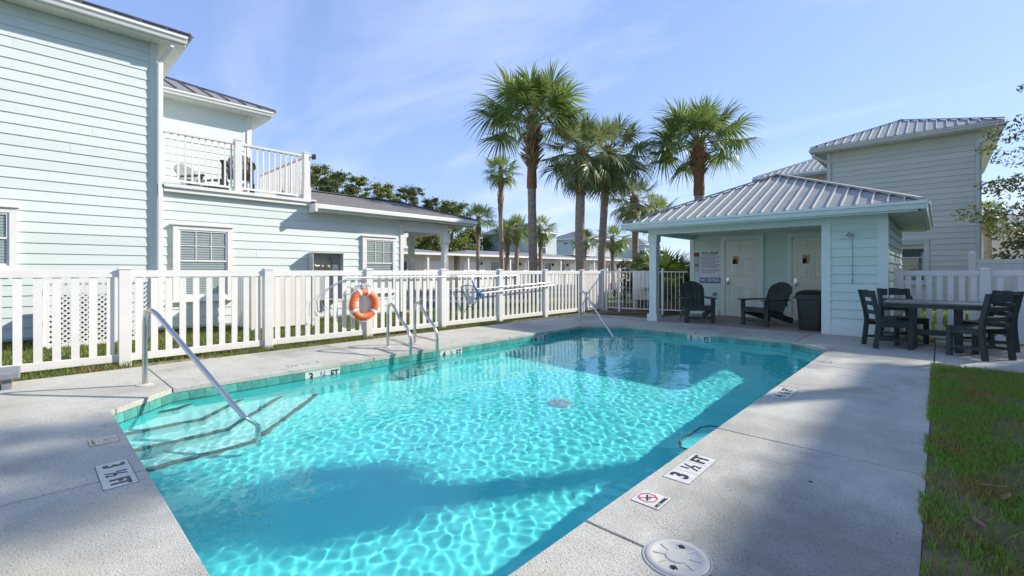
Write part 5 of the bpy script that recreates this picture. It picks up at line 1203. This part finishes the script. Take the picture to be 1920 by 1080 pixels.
def leafy(name, label, cat, x, y, h, Rr, mt, seed, n, size, trunk=.2, base=.35, nclump=22, bark='bark', group=None, squash=.7, cr=(.16,.34), fuzzy=False):
    rg = np.random.default_rng(seed); r2 = random.Random(seed)
    t = thing(name, label, cat, (x,y,-.06), 0, group); tr = MB(); zc = h*(base+(1-base)/2); cs = []
    tr.tube([(0,0,0),(r2.uniform(-.1,.1)*Rr,r2.uniform(-.1,.1)*Rr,h*.5),(r2.uniform(-.15,.15)*Rr,r2.uniform(-.15,.15)*Rr,h*.95)], [trunk,trunk*.75,trunk*.2], 8)
    for i in range(nclump):
        az = i*2.39996; s = (i+.5)/nclump; zz = h*base+(h*(1-base))*s*.95; e = Rr*(.30+.80*math.sin(math.pi*min(1,.12+s*.88))**.8)*r2.uniform(.35,1.1)
        c = (e*math.cos(az), e*math.sin(az), zz, Rr*r2.uniform(*cr)); cs.append(c)
        for q in range(2): cs.append((c[0]+r2.uniform(-.3,.3)*Rr, c[1]+r2.uniform(-.3,.3)*Rr, zz+r2.uniform(-.05,.10)*Rr, c[3]*r2.uniform(.3,.6)))
        tr.tube([(0,0,max(.2,zz-.35*e)),(c[0]*.5,c[1]*.5,zz-.12*e),(c[0],c[1],zz)], [trunk*.3,trunk*.18,trunk*.06], 5)
    tr.build('trunk', M[bark], t, True)
    V, F = cloud(rg, cs, n, size, squash, fuzzy); link('crown', fastmesh('crown', V, F, M[mt]), t)
    return t
pg = 'pines behind the row houses'
for i, (u, v, d, rp, m_, lb) in enumerate(((596,315,46,46,'pine','tall pine just right of the balcony corner'), (632,330,44,42,'pinedark','pine second from the balcony corner'), (672,338,48,34,'pine','narrow pointed pine in the middle of the row'),
        (716,352,46,40,'pine','broad round pine left of the group centre'), (762,358,50,44,'pinedark','broad brownish pine over the porch roof middle'), (806,380,52,30,'pinedark','small pine in the dip of the tree line'),
        (846,386,48,40,'pine','pine nearest the small palms over the porch end'), (884,440,50,34,'pinedark','low dark tree behind the smallest palm trunk'), (860,462,44,36,'pine','low bushy tree seen under the porch eave'))):
    x, y = px_pos(u, d); h = zat(v-8,d)+.3; leafy('pine_tree', lb, 'pine tree', x, y, h, rp/853.33*d, m_, 40+i, 28000, .105, .22, .20, 46, group=pg, cr=(.18,.36), squash=.6, fuzzy=True)
for i, (u, v, d, rp) in enumerate(((560,372,40,40),(530,380,42,40),(640,385,40,44),(700,398,42,44),(760,412,42,44),(820,425,44,40))):
    x, y = px_pos(u, d); leafy('understorey_tree', ('low tree filling the gaps under the pines, leftmost of six','low tree hidden behind the balcony under the pines','low green tree under the first pines by the balcony','low green tree under the pointed pine','low green tree under the broad brown pine','low green tree nearest the porch end under pines')[i], 'tree', x, y, zat(v,d), rp/853.33*d, 'pine', 60+i, 8000, .14, .15, .1, 22, fuzzy=True, cr=(.25,.5), group='low trees under the pines')
# broadleaf tree at the right edge, hedge, shrubs
leafy('broadleaf_tree', 'dark leafy tree reaching in from the right edge', 'tree', 4.75, 18.4, 7.4, 3.3, 'leaf', 81, 40000, .055, .16, .12, 90, squash=.35)
def hedge(label, pts, h, r, mt, seed, n, size, name='hedge', cat='hedge'):
    rg = np.random.default_rng(seed); r2 = random.Random(seed); x0, y0 = pts[0]
    t = thing(name, label, cat, (x0,y0,-.06)); cs = []; st = MB()
    for (px_, py_) in pts:
        for k in range(5): cs.append((px_-x0+r2.uniform(-.4,.4)*r, py_-y0+r2.uniform(-.4,.4)*r, h*(.25+.17*k)+r2.uniform(-.1,.1), r*r2.uniform(.5,.9)))
        st.tube([(px_-x0,py_-y0,0),(px_-x0+.1,py_-y0,h*.6)], [.05,.02], 6)
    st.build('stems', M['bark'], t); V, F = cloud(rg, cs, n, size); link('foliage', fastmesh('foliage', V, F, M[mt]), t)
hedge('tall olive hedge behind the privacy fence at right', [(1.6,18.9),(2.5,19.0),(3.4,19.0),(4.3,19.0)], 2.2, .75, 'hedge', 90, 7000, .07)
x, y = px_pos(1172, 17.5); hedge('yellow-green shrub behind the metal gate', [(x,y),(x+.6,y+.3)], 1.45, .5, 'hedge', 91, 2600, .06, 'shrub', 'shrub')
x, y = px_pos(1206, 18.5); hedge('dark leafy shrub left of the porch post behind gate', [(x,y),(x+.7,y+.4)], 2.0, .65, 'pinedark', 92, 3600, .07, 'shrub', 'shrub')
x, y = px_pos(1880, 30); hedge('dark shrub mass below the distant house at right', [(x,y),(x+1.2,y),(x+2.4,y)], 2.6, 1.1, 'pinedark', 93, 4000, .12)

# ------------------------------------------------------------------ lawns and grass
tag(MB().prism([(-.0545,-5.6),(6,-5.6),(6,7.953),(-.0545,7.953)], -.059, -.006).build('lawn', M['soil']), kind='structure')
def grass(name, label, n, xs, ys, hmin, hmax, w, mt, seed, z=-.01, dens=None, lean=.6):
    rg = np.random.default_rng(seed); x = xs(rg,n); y = ys(rg,n)
    if dens is not None:
        k = rg.random(n) < dens(x,y); x, y = x[k], y[k]
    n = len(x); h = rg.uniform(hmin,hmax,n); a = rg.uniform(0,2*np.pi,n); b = rg.uniform(0,2*np.pi,n); ln = h*rg.uniform(.15,lean*1.5,n)
    p = np.stack([x,y,np.full(n,z)],1); sd = np.stack([np.cos(a),np.sin(a),np.zeros(n)],1)*(w*rg.uniform(.7,1.3,n))[:,None]
    dx = np.stack([np.cos(b)*ln,np.sin(b)*ln,np.zeros(n)],1); up = np.stack([np.zeros(n),np.zeros(n),h],1)
    m1 = p + up*.6 + dx*.35; tip = p + up + dx
    V = np.stack([p-sd, p+sd, m1+sd*.8, m1-sd*.8, tip+sd*.12, tip-sd*.12],1).reshape(-1,3); o = np.arange(n)[:,None]*6
    F = np.concatenate([o+np.array([[0,1,2,3]]), o+np.array([[3,2,4,5]])])
    ob = link(name, fastmesh(name, V, F, mt)); return tag(ob, label, 'grass', kind='stuff')
def patch(x,y): return (x > -.052-.018*np.sin(y*9)-.012*np.sin(y*23+1))*.30+.70*(np.sin(x*7.3+2*np.sin(y*2.1))*np.sin(y*3.1+1.7*np.sin(x*3.3)) > -.30)
grass('lawn_grass', 'shaded green lawn with dry patches right of the deck', 62000, lambda r,n: -.072+1.36*r.random(n)**1.25, lambda r,n: r.uniform(1.2,7.985,n), .018,.055,.0028, M['grass'], 5, -.007, patch)
grass('lawn_grass', 'rest of the right lawn under the neighbour house shadow', 26000, lambda r,n: r.uniform(1.2,5.2,n), lambda r,n: r.uniform(-3,7.97,n), .04,.08,.006, M['grass'], 6, -.012)
grass('lawn_grass', 'sparse grass beside the near right deck edge', 9000, lambda r,n: r.uniform(-.05,1.3,n), lambda r,n: r.uniform(-4,1.2,n), .04,.08,.005, M['grass'], 7, -.012)
def tuft(x,y): return np.clip(.55+.6*np.sin(y*2.7+1)*np.sin(y*.9) - 2.2*np.maximum(0,y-8), .08, 1)
grass('fence_grass', 'dry tufts of grass along the foot of the picket fence', 15000, lambda r,n: -7.66+.27*r.random(n)**1.4+.0*r.random(n), lambda r,n: r.uniform(-2.5,12,n), .025,.10,.0035, M['drygrass'], 8, -.03, tuft, .9)
grass('side_lawn_grass', 'sunlit lawn strip between picket fence and mint house', 60000, lambda r,n: r.uniform(-11.5,-7.7,n), lambda r,n: r.uniform(-3,13,n), .04,.09,.008, M['drygrass'], 9, -.06)
grass('side_lawn_grass', 'lawn beyond the right picket fence', 14000, lambda r,n: r.uniform(-.5,6,n), lambda r,n: r.uniform(11.05,20,n), .05,.09,.012, M['grass'], 10, -.06)
strip = MB().add([(-7.74,-6,-.028),(-7.345,-6,-.028),(-7.345,12.5,-.028),(-7.74,12.5,-.028)], [(0,1,2,3)]).build('fence_verge', mat('sandy_soil', (.26,.19,.12), .95, var=.3, scale=9, bump=.5, bscale=60)); tag(strip, kind='structure')
# fallen leaves on the lawn
for k, (x, y, a, s, lb) in enumerate(((.215,3.62,20,.060,'long curled dead leaf on the lawn, upper of the pair'), (.255,3.50,70,.060,'curled dead leaf on the lawn just below the upper one'), (.135,3.05,120,.05,'single dead leaf on the lawn nearest the camera'))):
    t = MB(); pts = [(-1,0,.0),(-.4,.32,.12),(.4,.30,.10),(1,0,.22),(.4,-.30,.14),(-.4,-.32,.10),(0,0,.02)]
    t.add([(p[0]*s,p[1]*s*.7,p[2]*s) for p in pts], [(0,6,1),(1,6,2),(2,6,3),(3,6,4),(4,6,5),(5,6,0)])
    tag(t.build('dead_leaf', M['deadleaf'], loc=(x,y,.022), rz=R(a)), lb, 'leaf', 'dead leaves on the lawn')
